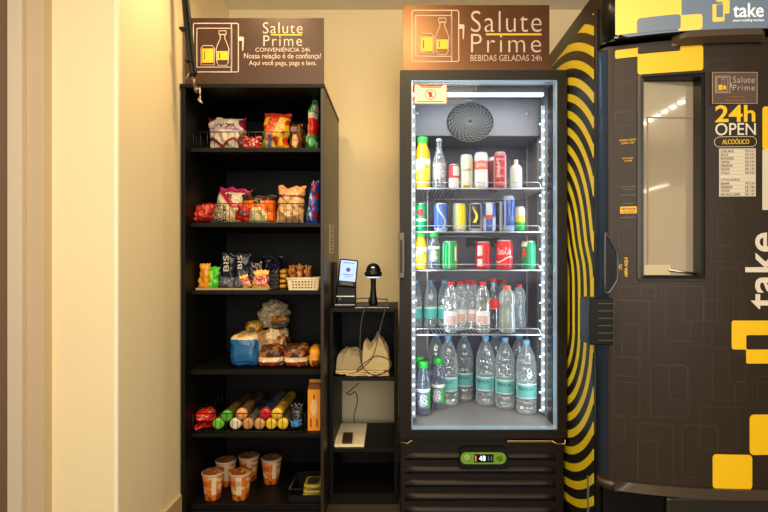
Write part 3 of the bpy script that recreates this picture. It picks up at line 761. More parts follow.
bm = NB(); box(bm, -.0365, -.030, .0, .012, .05, .10); obj('side_key', bm, mat('dark_grey', C(60, 54, 50), .4), ptm)
ptm.location = P(346.5, 284.5, 2.30); ptm.location.z += -.012; ptm.rotation_euler = (-.22, .10, .12)
std = thing('terminal_stand', 'black printer-like stand holding up the payment terminal', 'stand', (PX(346, 2.33), 2.33, zt))
x0, x1 = PX(335.5, 2.30), PX(356.0, 2.30)
zz = P(346.5, 284.5, 2.30).z-.012
bm = B(x0, x1-.003, 2.275, 2.36, zt+.0006, zt+.018, .003); box(bm, x0+.002, x1-.003, 2.318, 2.365, zt+.016, zz+.006, .004); obj('base', bm, M_blackp, std)
bm = NB(); box(bm, x0+.004, x1-.006, 2.300, 2.312, zt+.046, zt+.051, .001); box(bm, x0, x1-.004, 2.2735, 2.2755, zt+.012, zt+.015); obj('metal_edge', bm, M_steel, std)
bm = NB(); tube(bm, [(x0+.006, 2.307, zt+.024), (x0+.024, 2.307, zt+.043)], .0016, 6); obj('support_rod', bm, M_steel, std)
bx = single('router_box', B(-.2995, -.284, 2.37, 2.43, zt+.0006, PZ(262, 2.42), .003), M_blackp, 'slim black box standing behind the payment terminal by the cabinet side', 'box')
# barcode scanner
sc_ = thing('barcode_scanner', 'black gooseneck barcode scanner with domed head on the flat pad', 'barcode scanner', (PX(373.3, 2.31), 2.31, zm+.010))
L = (PX(373.3, 2.31), 2.31, zm+.0102)
bm = NB(); lathe(bm, [(.019, 0), (.0205, .003), (.018, .020), (.0145, .045), (.0120, .075), (.0120, .105), (.015, .126)], 24, L); obj('stand_neck', bm, M_blackp, sc_)
bm = NB(); lathe(bm, [(.012, .124), (.034, .128), (.0395, .134), (.0395, .146), (.033, .150), (.032, .162), (.027, .174), (.019, .182), (.010, .187), (.002, .188)], 32, L); hd = obj('scanner_head', bm, M_blackp, sc_)
bm = NB(); lathe(bm, [(.028, .1205), (.030, .121), (.030, .1275), (.028, .1275)], 32, L); obj('light_ring', bm, mat('scanner_glow', C(200, 220, 255), .4, emis=(.8, .85, 1, 1), estr=.6), hd)
bm = NB(); lathe(bm, [(.0396, .138), (.0402, .139), (.0402, .141), (.0396, .142)], 32, L); obj('seam_ring', bm, M_wire, hd)
bm = NB(); q = Vector(L); box(bm, q.x-.008, q.x+.008, q.y-.033, q.y-.028, q.z+.166, q.z+.171, .001); obj('badge', bm, M_steel, hd)
# cables
def cable(name, pts, r, lab, m=M_blackp):
    bm = NB(); tube(bm, spline(pts, 10), r, 8); single(name, bm, m, lab, 'cable', None, None, pts[0])
M_cab = mat('grey_cable', C(70, 66, 66), .4)
cable('looped_cable', [P(369, 299.5, DF+.02)+V3((0, 0, .008)), P(368, 303, DF-.008), P(362, 318, DF-.012), P(360, 345, DF-.01), P(362, 365, DF-.012), P(372, 374.5, DF-.014), P(383, 374, DF-.012), P(391, 366, DF-.012), P(389, 360, DF-.012), P(377, 356, DF-.02), P(366, 362, DF-.022), P(358, 369, DF-.02), P(356.5, 372, DF-.022), P(360, 370, DF-.03), P(373, 356, DF-.03), P(381, 325, DF-.012), P(386.5, 304.5, DF-.010), P(386.8, 299.6, DF+.02)+V3((0, 0, .008))], .0025, 'thin dark cable looping down over the cloths from the scanner pad', M_cab)
cable('power_cable', [P(356, 299, 2.42), P(364, 298.2, 2.43), P(376, 298.6, 2.43), P(386, 299.6, 2.42)], .0022, 'short black cable lying on the shelf top behind the scanner')
cable('wall_cable', [P(359, 383, 2.56), P(350, 391, 2.57), P(346.5, 393.5, 2.57), P(351, 394.5, 2.57), P(355, 392, 2.57), P(357.5, 400, 2.57), P(354, 416, 2.57), P(355, 426.0, 2.57)], .0024, 'black curled cable hanging against the wall under the middle shelf')

# cloths
def heap(name, lab, u0, u1, v0, d, dep, z, col, seed, ex=.7, amp=.03, folds=True, prof=None):
    h = PZ(v0, d)-z; wd = (u1-u0)*d/F; bm = NB(); n, m = 56, 36; cx = PX((u0+u1)/2, d); g = {}
    for j in range(m+1):
        for i in range(n+1):
            a = i/n; b = j/m; x = (a-.5)*2; y = (b-.5)*2
            e = max(0, 1-abs(x)**10)*max(0, 1-abs(y)**8)
            p = prof(a) if prof else 1
            nn = 1-2*abs(noise.noise(Vector((a*wd*26+seed, b*dep*20, seed)))); n2 = noise.noise(Vector((a*wd*45, b*dep*45+seed, 2)))
            zz = h*p*(e**.25)*(.74+.26*nn)+.011*n2*e
            g[i, j] = bm.verts.new((cx+x*wd/2*(1-.03*n2), d+b*dep, z+max(zz, .0)))
    for j in range(m):
        for i in range(n):
            f = bm.faces.new((g[i, j], g[i+1, j], g[i+1, j+1], g[i, j+1])); f.smooth = True
    base = [bm.verts.new((v.co.x, v.co.y, z-.0)) for v in []]
    r = bmesh.ops.extrude_face_region(bm, geom=bm.faces[:])
    for v in [e for e in r['geom'] if isinstance(e, bmesh.types.BMVert)]: v.co.z = z
    return single(name, bm, mat('cloth_'+str(seed), col, .9, bump=.4, bscale=90, spec=.1), lab, 'cloth')
CL = C(214, 190, 140)
hc = ZS1+.0006
def layer(k, u0, u1, t, seed, dd):
    bm = NB(); n = 60; d0 = 2.255+dd
    zb = hc+.0075*k; x0 = PX(u0, d0); x1 = PX(u1, d0)
    g = {}
    for j in range(22):
        for i in range(n+1):
            x = x0+(x1-x0)*i/n; y = d0+.24*j/21
            g[i, j] = bm.verts.new((x, y+.004*math.sin(i*.35+k*2)*(1 if j == 0 else 0), zb+.0055+.0010*math.sin(i*.5+k*1.3)))
    for j in range(21):
        for i in range(n): bm.faces.new((g[i, j], g[i+1, j], g[i+1, j+1], g[i, j+1])).smooth = True
    r = bmesh.ops.extrude_face_region(bm, geom=bm.faces[:])
    for v in [e for e in r['geom'] if isinstance(e, bmesh.types.BMVert)]: v.co.z -= .0048
    single('folded_cloth', bm, mat('cream_cloth', C(222, 198, 140), .9, bump=.3, bscale=90, spec=.1), lab_[k], 'cloth', 'cream cloths folded on the middle shelf')
lab_ = ['lowest cream folded cloth on the middle shelf of the low unit', 'second cream folded cloth from below on the middle shelf', 'topmost cream folded cloth under the crumpled ones']
layer(0, 346, 389, .006, 1, 0); layer(1, 335.5, 388, .006, 2, .004); layer(2, 335.5, 384, .006, 3, .004)
hz = hc+.0235
heap('crumpled_cloth', 'crumpled grey-beige cloth at the left on top of the folded cloths', 336, 361.5, 352, 2.275, .19, hz, C(160, 146, 116), 5, prof=lambda a: .85+.15*math.sin(a*PI))
heap('crumpled_cloth', 'taller crumpled beige cloth with a raised peak at the right of the heap', 362, 389.5, 338, 2.27, .20, hz, C(184, 166, 126), 9, prof=lambda a: (.98-.9*a if a < .28 else (.728+1.3*(a-.28) if a < .55 else 1.079-1.2*(a-.55))))
# paper with remote
pz = ZS2+.0006
bm = NB(); vs = [P(0, 0, 1)]; q = [(-.0, 0)]
def onz(u, v, z): dd = (CZ-z)*F/(v-CY); return Vector((PX(u, dd), dd, z))
pp = [onz(u, v, pz) for u, v in ((334.5, 447), (364, 447), (367, 425.5), (338.5, 425.5))]
lo = [bm.verts.new(p) for p in pp]; hi = [bm.verts.new(p+V3((0, 0, .012))) for p in pp]
bm.faces.new(lo[::-1]); bm.faces.new(hi)
for i in range(4): bm.faces.new((lo[i], lo[(i+1) % 4], hi[(i+1) % 4], hi[i]))
single('white_booklet', bm, mat('white_card', C(240, 228, 196), .6), 'white booklet lying on the lower shelf of the low unit', 'booklet')
bm = NB(); a = onz(347, 444, pz+.013); box(bm, -.022, .022, 0, .010, 0, .060, .002); bmesh.ops.rotate(bm, verts=bm.verts[:], matrix=Matrix.Rotation(-1.1, 3, 'X')); bmesh.ops.translate(bm, verts=bm.verts[:], vec=a+V3((0, 0, .0005)))
mz = min(v.co.z for v in bm.verts)
for v in bm.verts: v.co.z += pz+.0125-mz
rm = single('remote_control', bm, mat('dark_brown_plastic', C(42, 26, 20), .4), 'small dark brown remote control lying on the white booklet', 'remote control')

# ---------------------------------------------------------------- drinks cooler
X0, X1 = .008, PX(567, 2.10); ZT = ZCT; ZDB = PZ(438, 2.10)
ck = thing('drinks_cooler', 'tall black upright drinks cooler with lit glass door full of cans and bottles', 'cooler', ((X0+X1)/2, 2.4, 0))
YI0, YI1 = 2.15, 2.66
IX0, IX1 = .040, .655; IZ0, IZ1 = .3755, 1.812
bm = NB(); box(bm, X0, IX0-.004, YI0, YI1+.03, 0.02, ZT-.002); box(bm, IX1+.004, X1, YI0, YI1+.03, 0.02, ZT-.002)
box(bm, IX0-.004, IX1+.004, YI0, YI1+.03, IZ1+.004, ZT-.002); box(bm, IX0-.004, IX1+.004, YI0, YI1+.03, .02, IZ0-.004); box(bm, IX0-.004, IX1+.004, 2.604, YI1+.03, IZ0-.004, IZ1+.004)
obj('cabinet_body', bm, M_cool, ck)
bm = NB(); YI1 = 2.60
box(bm, IX0-.004, IX0, YI0, YI1, IZ0, IZ1); box(bm, IX1, IX1+.004, YI0, YI1, IZ0, IZ1); box(bm, IX0-.004, IX1+.004, YI0, YI1+.004, IZ1, IZ1+.004)
box(bm, IX0-.004, IX1+.004, YI0, YI1+.004, IZ0-.004, IZ0); box(bm, IX0, IX1, YI1, YI1+.004, IZ0, IZ1)
li = obj('inner_liner', bm, M_inter, ck)
obj('door_gasket', B(IX1-.006, IX1-.0005, 2.151, 2.222, IZ0+.002, IZ1-.002), M_blackp, li)
obj('back_channel', B(PX(428, 2.6), PX(526, 2.6), 2.593, 2.5995, IZ0+.01, PZ(141, 2.6)), M_interd, li)
bm = NB(); box(bm, PX(428, 2.6)-.006, PX(428, 2.6), 2.590, 2.5995, IZ0+.01, PZ(139, 2.6)); box(bm, PX(526, 2.6), PX(526, 2.6)+.006, 2.590, 2.5995, IZ0+.01, PZ(139, 2.6)); box(bm, PX(428, 2.6), PX(526, 2.6), 2.590, 2.5995, PZ(141, 2.6), PZ(139, 2.6))
obj('channel_trim', bm, M_chrome, li)
obj('air_slot', B(PX(466, 2.59), PX(500, 2.59), 2.588, 2.593, PZ(247, 2.59), PZ(237.5, 2.59)), M_blackp, li)
# evaporator housing with fan
ez0, ez1 = PZ(136, 2.35), PZ(100, 2.35)
ev = obj('evaporator_housing', B(IX0+.002, IX1-.002, 2.35, 2.59, ez0, IZ1-.001, .004), M_inter, ck)
fc = P(470, 122, 2.345)
bm = NB(); rr = 23.5*2.345/F
for s in range(9):
    r0 = rr*(s+1)/9.0; pts = [(fc.x+r0*math.cos(a*PI/24), 2.347-.006*math.cos(r0/rr*1.4), fc.z+r0*.83*math.sin(a*PI/24)) for a in range(48)]
    tube(bm, pts, .0017, 5, True)
for k in range(26):
    a0 = 2*PI*k/26; pts = []
    for s in range(8):
        r0 = rr*(.08+.92*s/7); a = a0+.9*s/7; pts.append((fc.x+r0*math.cos(a), 2.346-.006*math.cos(r0/rr*1.4), fc.z+r0*.83*math.sin(a)))
    tube(bm, pts, .0022, 5)
fg = obj('fan_grille', bm, mat('grille_grey', C(128, 128, 126), .5), ck)
bm = NB(); lathe(bm, [(rr, 0), (rr*.6, .001), (.001, .001)], 40)
for v in bm.verts: v.co = V3((fc.x+v.co.x, 2.3495-v.co.z, fc.z+v.co.y*.83))
obj('fan_shade', bm, mat('fan_dark', C(84, 84, 88), .5), fg)
for u in (417, 527):
    bm = NB(); lathe(bm, [(.008, 0), (.008, .002), (.003, .004)], 16)
    q = P(u, 113.5, 2.35)
    for v in bm.verts: v.co = V3((q.x+v.co.x, 2.3495-v.co.z, q.z+v.co.y))
    obj('screw', bm, M_steel, ev)
tl = obj('top_light', B(IX0+.01, IX1-.03, 2.19, 2.21, PZ(96.5, 2.2), PZ(93, 2.2), .002), M_leds, ck)
obj('light_box', B(IX0+.01, IX1-.03, 2.19, 2.25, PZ(92.5, 2.2), IZ1-.001), mat('liner_rib', C(120, 112, 112), .5), ck)
# LED strips at the two front corners
for k, (x, y) in enumerate(((.066, 2.185), (.642, 2.262))):
    bm = NB(); box(bm, x-.009, x+.009, y, y+.010, IZ0+.02, IZ1-.06, .002)
    s = obj('light_strip', bm, M_leds if False else mat('strip_housing', C(170, 184, 205), .3, emis=(.7, .85, 1, 1), estr=.12), ck)
    bm = NB(); nled = 34
    for i in range(nled):
        z = IZ0+.04+(IZ1-IZ0-.13)*i/(nled-1); box(bm, x-.004, x+.004, y-.003, y, z-.0045, z+.0045, .0015)
        if k == 1 and i % 2 == 0: box(bm, x-.016, x-.010, y+.002, y+.008, z-.014, z-.009, .001)
    obj('led', bm, M_led, s)
def strip_light(x, y, ry, p):
    l = bpy.data.lights.new('cooler_strip_lamp', 'AREA'); l.shape = 'RECTANGLE'; l.size = .02; l.size_y = 1.3; l.energy = p; l.color = (.72, .87, 1)
    o = bpy.data.objects.new('cooler_strip_lamp', l); COL.objects.link(o); o.location = (x, y, 1.08)
    o.rotation_euler = (Vector((ry, 1, 0))).to_track_quat('-Z', 'Z').to_euler()
    l2 = Vector((ry, 1, 0)).normalized(); zax = -l2; yax = Vector((0, 0, 1)); xax = yax.cross(zax)
    o.rotation_euler = Matrix((xax, yax, zax)).transposed().to_euler()
strip_light(.082, 2.180, 2.6, 2.0); strip_light(.625, 2.185, -2.6, 2.0)
l = area('cooler_top_lamp', (.34, 2.20, PZ(97, 2.2)-.002), (math.radians(30), 0, 0),   .5, .03, .7, (.75, .88, 1))
# shelf uprights
for x, y in ((IX0+.004, 2.25), (IX1-.004, 2.385), (IX1-.004, 2.27)):
    bm = NB(); box(bm, x-.003, x+.003, y-.008, y+.008, IZ0+.01, ez0 if y > 2.34 else IZ1-.08)
    u = obj('shelf_upright', bm, M_chrome, ck)
    bm = NB()
    for i in range(52):
        z = IZ0+.03+i*.0245
        if z < ez0-.01: box(bm, x-.0035, x+.0035, y-.003, y+.003, z, z+.012)
    obj('slot', bm, mat('slot_dark', C(90, 94, 104), .5), u)
# wire shelves
SH = [PZ(187.5, 2.2), PZ(231, 2.2), PZ(269.5, 2.2), PZ(334, 2.2)]
for si, z in enumerate(SH):
    bm = NB(); xa, xb = IX0+.012, IX1-.026; ya, yb = 2.2, 2.585; r = .0014
    zz = z-.004
    tube(bm, [(xa, ya, zz), (xb, ya, zz), (xb, yb, zz), (xa, yb, zz)], .0026, 6, True)
    rt = zz+.026
    tube(bm, [(xa+.02, ya, zz), (xa+.022, ya, rt-.004), (xa+.028, ya, rt), (xb-.028, ya, rt), (xb-.022, ya, rt-.004), (xb-.012, ya, zz-.0)], .0017, 6)
    ws = obj('wire_shelf', bm, M_chrome, ck)
    bm = NB()
    for i in range(1, 34):
        x = xa+(xb-xa)*i/34; tube(bm, [(x, ya, zz+.0012), (x, yb, zz+.0012)], r, 5)
    obj('shelf_wires', bm, M_chrome, ws)
    bm = NB()
    for xx, s in ((xb, 1), (xa, -1)):
        pts = [(xx, 2.23, zz), (xx+s*.010, 2.262, zz-.028), (xx+s*.012, 2.275, zz-.03), (xx+s*.012, 2.275, zz+.03)]
        tube(bm, pts, .002, 6)
    obj('bracket', bm, M_chrome, ws)
    bm = NB()
    box(bm, xb+.001, xb+.0025, 2.23, 2.55, zz, zz+(.055 if si == 0 else .01)); obj('side_guard', bm, M_chrome, ws)
# door
gx0, gx1, gz0, gz1 = PX(411.5, 2.10), PX(557.5, 2.10), PZ(430, 2.10), PZ(79.5, 2.10)
bm = NB(); ring(bm, rrect(X0, ZDB, X1, ZT, .006), rrect(gx0, gz0, gx1, gz1, .003), 2.10, 2.148)
door = obj('door_frame', bm, M_cool, ck)
bm = NB(); ring(bm, rrect(gx0, gz0, gx1, gz1, .003), rrect(gx0+.005, gz0+.005, gx1-.005, gz1-.005, .003), 2.106, 2.145)
obj('glass_spacer', bm, mat('bluish_spacer', C(150, 172, 192), .25, metal=.3, emis=(.5, .75, 1, 1), estr=.12), door)
obj('door_glass', B(gx0+.002, gx1-.002, 2.112, 2.116, gz0+.002, gz1-.002), M_glass, door)
bm = NB(); box(bm, PX(398.4, 2.08), PX(404.5, 2.08), 2.062, 2.078, PZ(278, 2.08), PZ(233, 2.08), .003)
box(bm, PX(399, 2.08), PX(403, 2.08), 2.076, 2.102, PZ(237, 2.08), PZ(233, 2.08)); box(bm, PX(401, 2.08), PX(404, 2.08), 2.076, 2.102, PZ(278, 2.08), PZ(274, 2.08))
hd = obj('door_handle', bm, mat('grey_brown_handle', C(92, 82, 66), .4), door)
obj('grip_slot', B(PX(400.2, 2.06), PX(402.2, 2.06), 2.060, 2.0625, PZ(273, 2.06), PZ(240, 2.06)), M_blackp, hd)
# sticker
x0, x1, z0, z1 = PX(414.3, 2.11), PX(447, 2.11), PZ(104, 2.11), PZ(84, 2.11)
st = obj('warning_sticker', B(x0, x1, 2.1105, 2.1118, z0, z1), mat('sticker_cream', C(246, 234, 205), .5), door); st['label'] = 'cream warning sticker with red hand symbol'
bm = NB(); cxs, czs = PX(430.5, 2.11), PZ(94.3, 2.11)
ring(bm, [(cxs+.0225*math.cos(a*PI/16), czs+.0225*math.sin(a*PI/16)) for a in range(32)], [(cxs+.0195*math.cos(a*PI/16), czs+.0195*math.sin(a*PI/16)) for a in range(32)], 2.1095, 2.1105)
frame(bm, x0+.0005, z0+.0005, x1-.0005, z1-.0005, .0022, 2.1098, 2.1105, .001)
for a in range(5):
    an = PI*.25+a*PI*.14; tube(bm, [(cxs, 2.1098, czs-.004), (cxs+.013*math.cos(an), 2.1098, czs-.004+.017*math.sin(an))], .0018, 5)
plate(bm, rrect(cxs-.006, czs-.013, cxs+.006, czs+.001, .003), 2.1094, 2.1105)
tube(bm, [(cxs-.014, 2.109, czs+.014), (cxs+.014, 2.109, czs-.014)], .0013, 5)
obj('hand_symbol', bm, mat('sticker_red', C(196, 60, 36), .5), st)
bm = NB()
for a, b, c, e in ((419, 84.9, 443, 86), (421, 86.5, 441, 87.6), (417, 101, 444, 101.8)):
    box(bm, PX(a, 2.11), PX(c, 2.11), 2.1099, 2.1105, PZ(e, 2.11), PZ(b, 2.11))
obj('print_lines', bm, mat('sticker_ink', C(120, 70, 50), .6), st)
# lower part: hinges, louvres, control panel
YL = 2.125
bm = NB(); box(bm, X0+.004, X1-.004, YL, 2.16, .012, ZDB-.006, .004); gb = obj('grille_panel', bm, M_cool, ck)
nl = 5
for k in range(nl):
    vt = 452+13.5*k; zc_ = PZ(vt, YL); bm = NB(); x0, x1 = PX(405, YL), PX(556, YL)
    n = 24; up = []; lo = []
    prof = [(.0, .0), (-.010, -.006), (-.016, -.016), (-.014, -.024), (-.004, -.030), (.0, -.033)]
    rows = []
    for py, pz_ in prof:
        row = []
        for i in range(n+1):
            a = i/n; x = x0+(x1-x0)*a; e = min(1, (1-abs(2*a-1))*9); e = math.sin(e*PI/2)
            drop = -(1-e)*.016*(1 if pz_ > -.02 else .2)
            row.append(bm.verts.new((x, YL+py*e-.0006, zc_+pz_+drop)))
        rows.append(row)
    for a, b in zip(rows, rows[1:]):
        for i in range(n): bm.faces.new((a[i], a[i+1], b[i+1], b[i])).smooth = True
    bm.faces.new([r[0] for r in rows]); bm.faces.new([r[-1] for r in rows][::-1])
    obj('louvre', bm, M_cool, gb)
bm = NB(); plate(bm, rrect(PX(459, 2.11), PZ(467, 2.11), PX(507.5, 2.11), PZ(446, 2.11), .025), 2.092, 2.126); cp = obj('control_hood', bm, M_blackp, gb)
gb2 = thing('tmp', 'x', 'x') if False else None
bm = NB(); plate(bm, rrect(PX(460.5, 2.09), PZ(464, 2.09), PX(506, 2.09), PZ(452.5, 2.09), .023, 8), 2.0885, 2.092); gp = obj('control_panel', bm, mat('lime_green', C(110, 160, 40), .35), ck); gp['label'] = 'lime green rounded control panel with digital display'
bm = NB(); box(bm, PX(474, 2.09), PX(493.5, 2.09), 2.0872, 2.0886, PZ(462.3, 2.09), PZ(454, 2.09), .0004); obj('display', bm, M_vendd, gp)
bm = NB(); text_fit(bm, '48', PX(479, 2.09), PZ(460.6, 2.09), PX(485.4, 2.09), PZ(455.4, 2.09), flatfn(2.0872)); obj('display_digits', bm, mat('digit_glow', C(180, 200, 255), .4, emis=(.6, .7, 1, 1), estr=2.0), gp)
bm = NB()
for u in (488, 491): box(bm, PX(u, 2.09), PX(u+1, 2.09), 2.0864, 2.0872, PZ(460.5, 2.09), PZ(456, 2.09))
obj('display_marks', bm, mat('display_grey', C(110, 110, 130), .4), gp)
bm = NB(); box(bm, PX(475, 2.09), PX(476.2, 2.09), 2.0864, 2.0872, PZ(461, 2.09), PZ(455.5, 2.09)); obj('display_light', bm, mat('led_red', C(230, 60, 60), .4, emis=(1, .15, .1, 1), estr=1.0), gp)
for u in (467, 499.5):
    bm = NB(); q = P(u, 458, 2.09); lathe(bm, [(.013, 0), (.013, .001), (.010, .0015)], 20)
    for v in bm.verts: v.co = V3((q.x+v.co.x, 2.0885-v.co.z, q.z+v.co.y))
    obj('button', bm, mat('button_pale', C(150, 180, 110), .4) if u < 480 else mat('button_green', C(84, 120, 36), .4), gp)
for pts in ([(400.5, 442), (408, 443.5), (410.5, 440.8), (413, 441)], ):
    bm = NB(); tube(bm, [P(u, v, 2.105) for u, v in pts], .003, 6); obj('hinge', bm, mat('brass_hinge', C(190, 160, 100), .25, metal=1), gb)
bm = NB(); box(bm, PX(507, 2.105), PX(553, 2.105), 2.102, 2.124, PZ(442.3, 2.105), PZ(440.2, 2.105), .001); tube(bm, [P(552, 441, 2.10), P(557, 444, 2.10), P(565, 444, 2.10), P(565, 439.5, 2.10)], .003, 6)
obj('hinge', bm, mat('brass_hinge', C(190, 160, 100), .25, metal=1), gb)
bm = NB(); q = P(562.5, 70, 2.13); lathe(bm, [(.010, 0), (.010, .006), (.005, .010)], 16, (q.x, q.y, ZT-.002)); obj('top_hinge_cap', bm, M_blackp, ck)
bm = NB()
for x in (X0+.05, X1-.05):
    for y in (2.22, 2.6): lathe(bm, [(.02, 0), (.02, .021)], 16, (x, y, 0))
obj('foot', bm, M_blackp, ck)

# ---------------------------------------------------------------- cans
def wrap_text(s, x0, z0, x1, z1, r, m, parent, off=0, rot=False):
    bm = NB(); text_fit(bm, s, x0, z0, x1, z1, lambda x, z, fr: Vector(((r+(.0006 if fr else 0))*math.sin(x/r), -(r+(.0006 if fr else 0))*math.cos(x/r), z)), off, 1, rot)
    return obj('lettering', bm, m, parent)
def can(lab, u, d, z, r, h, fn, text=None, turn=0):
    t = thing('drink_can', lab, 'drink can')
    bm = NB(); k = 44; pf = [(r*.72, .0), (r*.80, .002), (r*.96, .008)]+[(r, .012+(h-.030)*i/k) for i in range(k+1)]+[(r*.93, h-.010), (r*.84, h-.005)]
    lathe(bm, pf, 72)
    obj('can_body', bm, M_can, t, lambda c, n: fn(math.atan2(c.x, -c.y)*1.0, c.z/h))
    bm = NB(); lathe(bm, [(r*.82, h-.0052), (r*.85, h-.003), (r*.84, h), (r*.79, h), (r*.76, h-.004), (r*.1, h-.004)], 32); l = obj('can_lid', bm, M_alu, t)
    bm = NB(); box(bm, -.006, .006, -.012, .008, h-.0038, h-.0022, .0005); obj('ring_pull', bm, M_alu, l)
    if text:
        for s, a, b, c, e, m, rot in text: wrap_text(s, a*r, b*h, c*r, e*h, r, m, t, 0, rot)
    t.location = (PX(u, d), d, z+.0005); t.rotation_euler = (0, 0, turn - math.atan2(PX(u, d), d)); return t
SILV = C(190, 196, 204); NAVY = C(30, 44, 110); LB = C(120, 150, 214)
S1, S2, S3, S4 = SH
dk = mat('can_dark_ink', C(40, 44, 60), .4); wh = mat('can_white_ink', C(235, 235, 240), .4); rd = mat('can_red_ink', C(210, 40, 40), .4)
can('short white can with red top beside the glass bottle on the cooler top shelf', 454, 2.25, S1, .0235, .107, lambda a, z: C(206, 50, 60) if z > .88 or .42 < z < .52 or (a < -.2 and z > .5) else C(216, 218, 222))
can('tall cream-white can with dark lettering and gold foot on the cooler top shelf', 466.2, 2.255, S1, .0285, .150, lambda a, z: C(200, 160, 40) if z < .10 and abs(a) < .5 else (C(90, 140, 80) if a < -1.0 else C(214, 216, 208)), [('LAGER', -.8, .50, .8, .58, dk, False)])
can('tall white can with orange-red band on the cooler top shelf', 481, 2.25, S1, .0310, .158, lambda a, z: C(226, 90, 70) if .52 < z < .76 and noise.noise(V3((a*6, z*30, 0))) > -.35 else C(212, 216, 226), [('ZERO', -.6, .60, .7, .67, wh, False)])
can('tall red and silver can at the right of the cooler top shelf cans', 500, 2.25, S1, .0275, .160, lambda a, z: C(196, 120, 130) if abs(math.sin(z*14)) > .96 or z > .9 else (C(170, 50, 64) if abs(a) < .9 else C(206, 170, 180)), [('DRAFT', -.5, .3, .0, .85, wh, True)])
can('tall dark red can standing behind the red and silver can', 493.5, 2.36, S1, .0275, .160, lambda a, z: C(120, 50, 60) if z < .9 else SILV)
def g1(a, z):
    if (a+.0)**2+((z-.66)*4)**2 < .28: return C(210, 40, 50)
    if .36 < z < .44: return C(230, 236, 230)
    return C(10, 140, 78)
can('green can with red emblem at the left end of the second cooler shelf', 420.5, 2.25, S2, .0290, .123, g1)
can('blue can with pale swirl on the second cooler shelf', 441, 2.25, S2, .0305, .123, lambda a, z: C(170, 190, 230) if abs(a-.6*math.sin(z*5)) < .18 or z < .12 else C(70, 104, 190))
can('yellow and silver can on the second cooler shelf', 459.3, 2.25, S2, .0295, .122, lambda a, z: C(226, 210, 30) if -.15 < a < 1.2 and z > .2 else (C(150, 160, 120) if a < -.4 else C(196, 200, 190)))
can('black can with yellow flame mark on the second cooler shelf', 475.6, 2.25, S2, .0285, .123, lambda a, z: C(240, 220, 40) if abs(a+.1+.3*math.sin(z*9)) < .30*(1.15-z) and .3 < z < .85 else (C(170, 176, 196) if abs(a) > .85 or z < .1 else C(36, 34, 60)))
can('silver and blue energy can with red mark on the second cooler shelf', 489.2, 2.25, S2, .0285, .126, lambda a, z: C(200, 60, 70) if abs(z-.5) < .07 and abs(a) < .6 else (C(190, 200, 220) if (abs(a) > .5) ^ (z > .5) else C(50, 90, 180)))
can('slim dark blue and silver can behind the tallest blue can', 500, 2.335, S2, .0235, .140, lambda a, z: SILV if abs(a-.2) < .3 else C(40, 50, 90))
can('tallest deep blue can on the second cooler shelf', 508.5, 2.25, S2, .0265, .155, lambda a, z: C(150, 170, 220) if abs(a+.6) < .18 or z < .14 or z > .9 else (C(46, 74, 160) if noise.noise(V3((a*3, z*7, 1))) > -.25 else C(110, 140, 200)))
can('short green can with yellow shoulder at the right end of the second cooler shelf', 519.8, 2.26, S2, .0235, .110, lambda a, z: C(40, 160, 70) if z < .38 else (C(216, 196, 70) if z < .62 else C(190, 200, 190)))
can('bright green can with pale edge beside the small bottles on the third cooler shelf', 449.8, 2.25, S3, .0330, .123, lambda a, z: C(220, 230, 200) if abs(a-.9) < .16 and .3 < z < .8 else (C(226, 150, 60) if abs(a-1.2) < .15 else (C(130, 220, 170) if abs(a+.1) < .06 or a < -1.0 else C(26, 165, 92))))
can('red can with white text boxes turned away on the third cooler shelf', 483, 2.25, S3, .0335, .121, lambda a, z: (C(220, 216, 216) if (.50 < z < .88 or .12 < z < .38) and -.75 < a < -.05 else C(200, 30, 46)))
can('large red cola can with white script facing forward on the third cooler shelf', 504.2, 2.25, S3, .0365, .127, lambda a, z: C(236, 220, 224) if abs(z-.34-.10*math.sin(a*1.8)) < .025 else C(214, 26, 44), [('Coca-Cola', -.85, .50, .85, .74, wh, False)])
can('green can with red emblem at the right end of the third cooler shelf', 528.5, 2.25, S3, .0320, .123, lambda a, z: C(216, 60, 60) if (a+.75)**2+((z-.58)*3)**2 < .20 else (C(220, 226, 220) if abs(a+.75) < .6 and z > .8 else C(10, 140, 90)))

# ---------------------------------------------------------------- bottles
def body_prof(r, h, neck, kind):
    if kind == 'water':
        pf = [(r*.55, 0), (r*.86, .002), (r*.97, .010), (r, .02)]
        n = 44
        for i in range(n+1):
            t = i/n; z = .02+t*(h*.60-.02)
            rr_ = r*(1+.035*math.sin(t*44)) if not (.30 < t < .62) else r*.97
            pf.append((rr_, z))
        for i in range(1, 13):
            t = i/12; z = h*.60+t*(h*.93-h*.60); pf.append((neck+(r-neck)*(math.cos(t*PI/2)**.8 if t < 1 else 0), z))
        pf += [(neck, h*.95)]
        return pf
    if kind == 'long':
        pf = [(r*.6, 0), (r*.9, .002), (r, .012)]+[(r*(1-.02*math.sin(i)), .012+i*h*.45/14) for i in range(1, 15)]
        pf += [(neck+(r-neck)*(.5+.5*math.cos(PI*i/10)), h*.47+.40*h*i/10) for i in range(1, 11)]+[(neck, h*.95)]
        return pf
    if kind == 'sport':
        pf = [(r*.7, 0), (r*.95, .003), (r, .012), (r, h*.30), (r*.93, h*.36), (r*.93, h*.50), (r*.88, h*.56), (r*.93, h*.60), (r*1.0, h*.64), (r*1.0, h*.74), (r*.88, h*.83), (r*.6, h*.90), (neck, h*.94)]
        return pf
    pf = [(r*.7, 0), (r*.95, .003), (r, .010), (r, h*.62), (r*.96, h*.70), (r*.78, h*.78), (neck, h*.85), (neck, h*.93)]
    return pf
BPROTO = {}
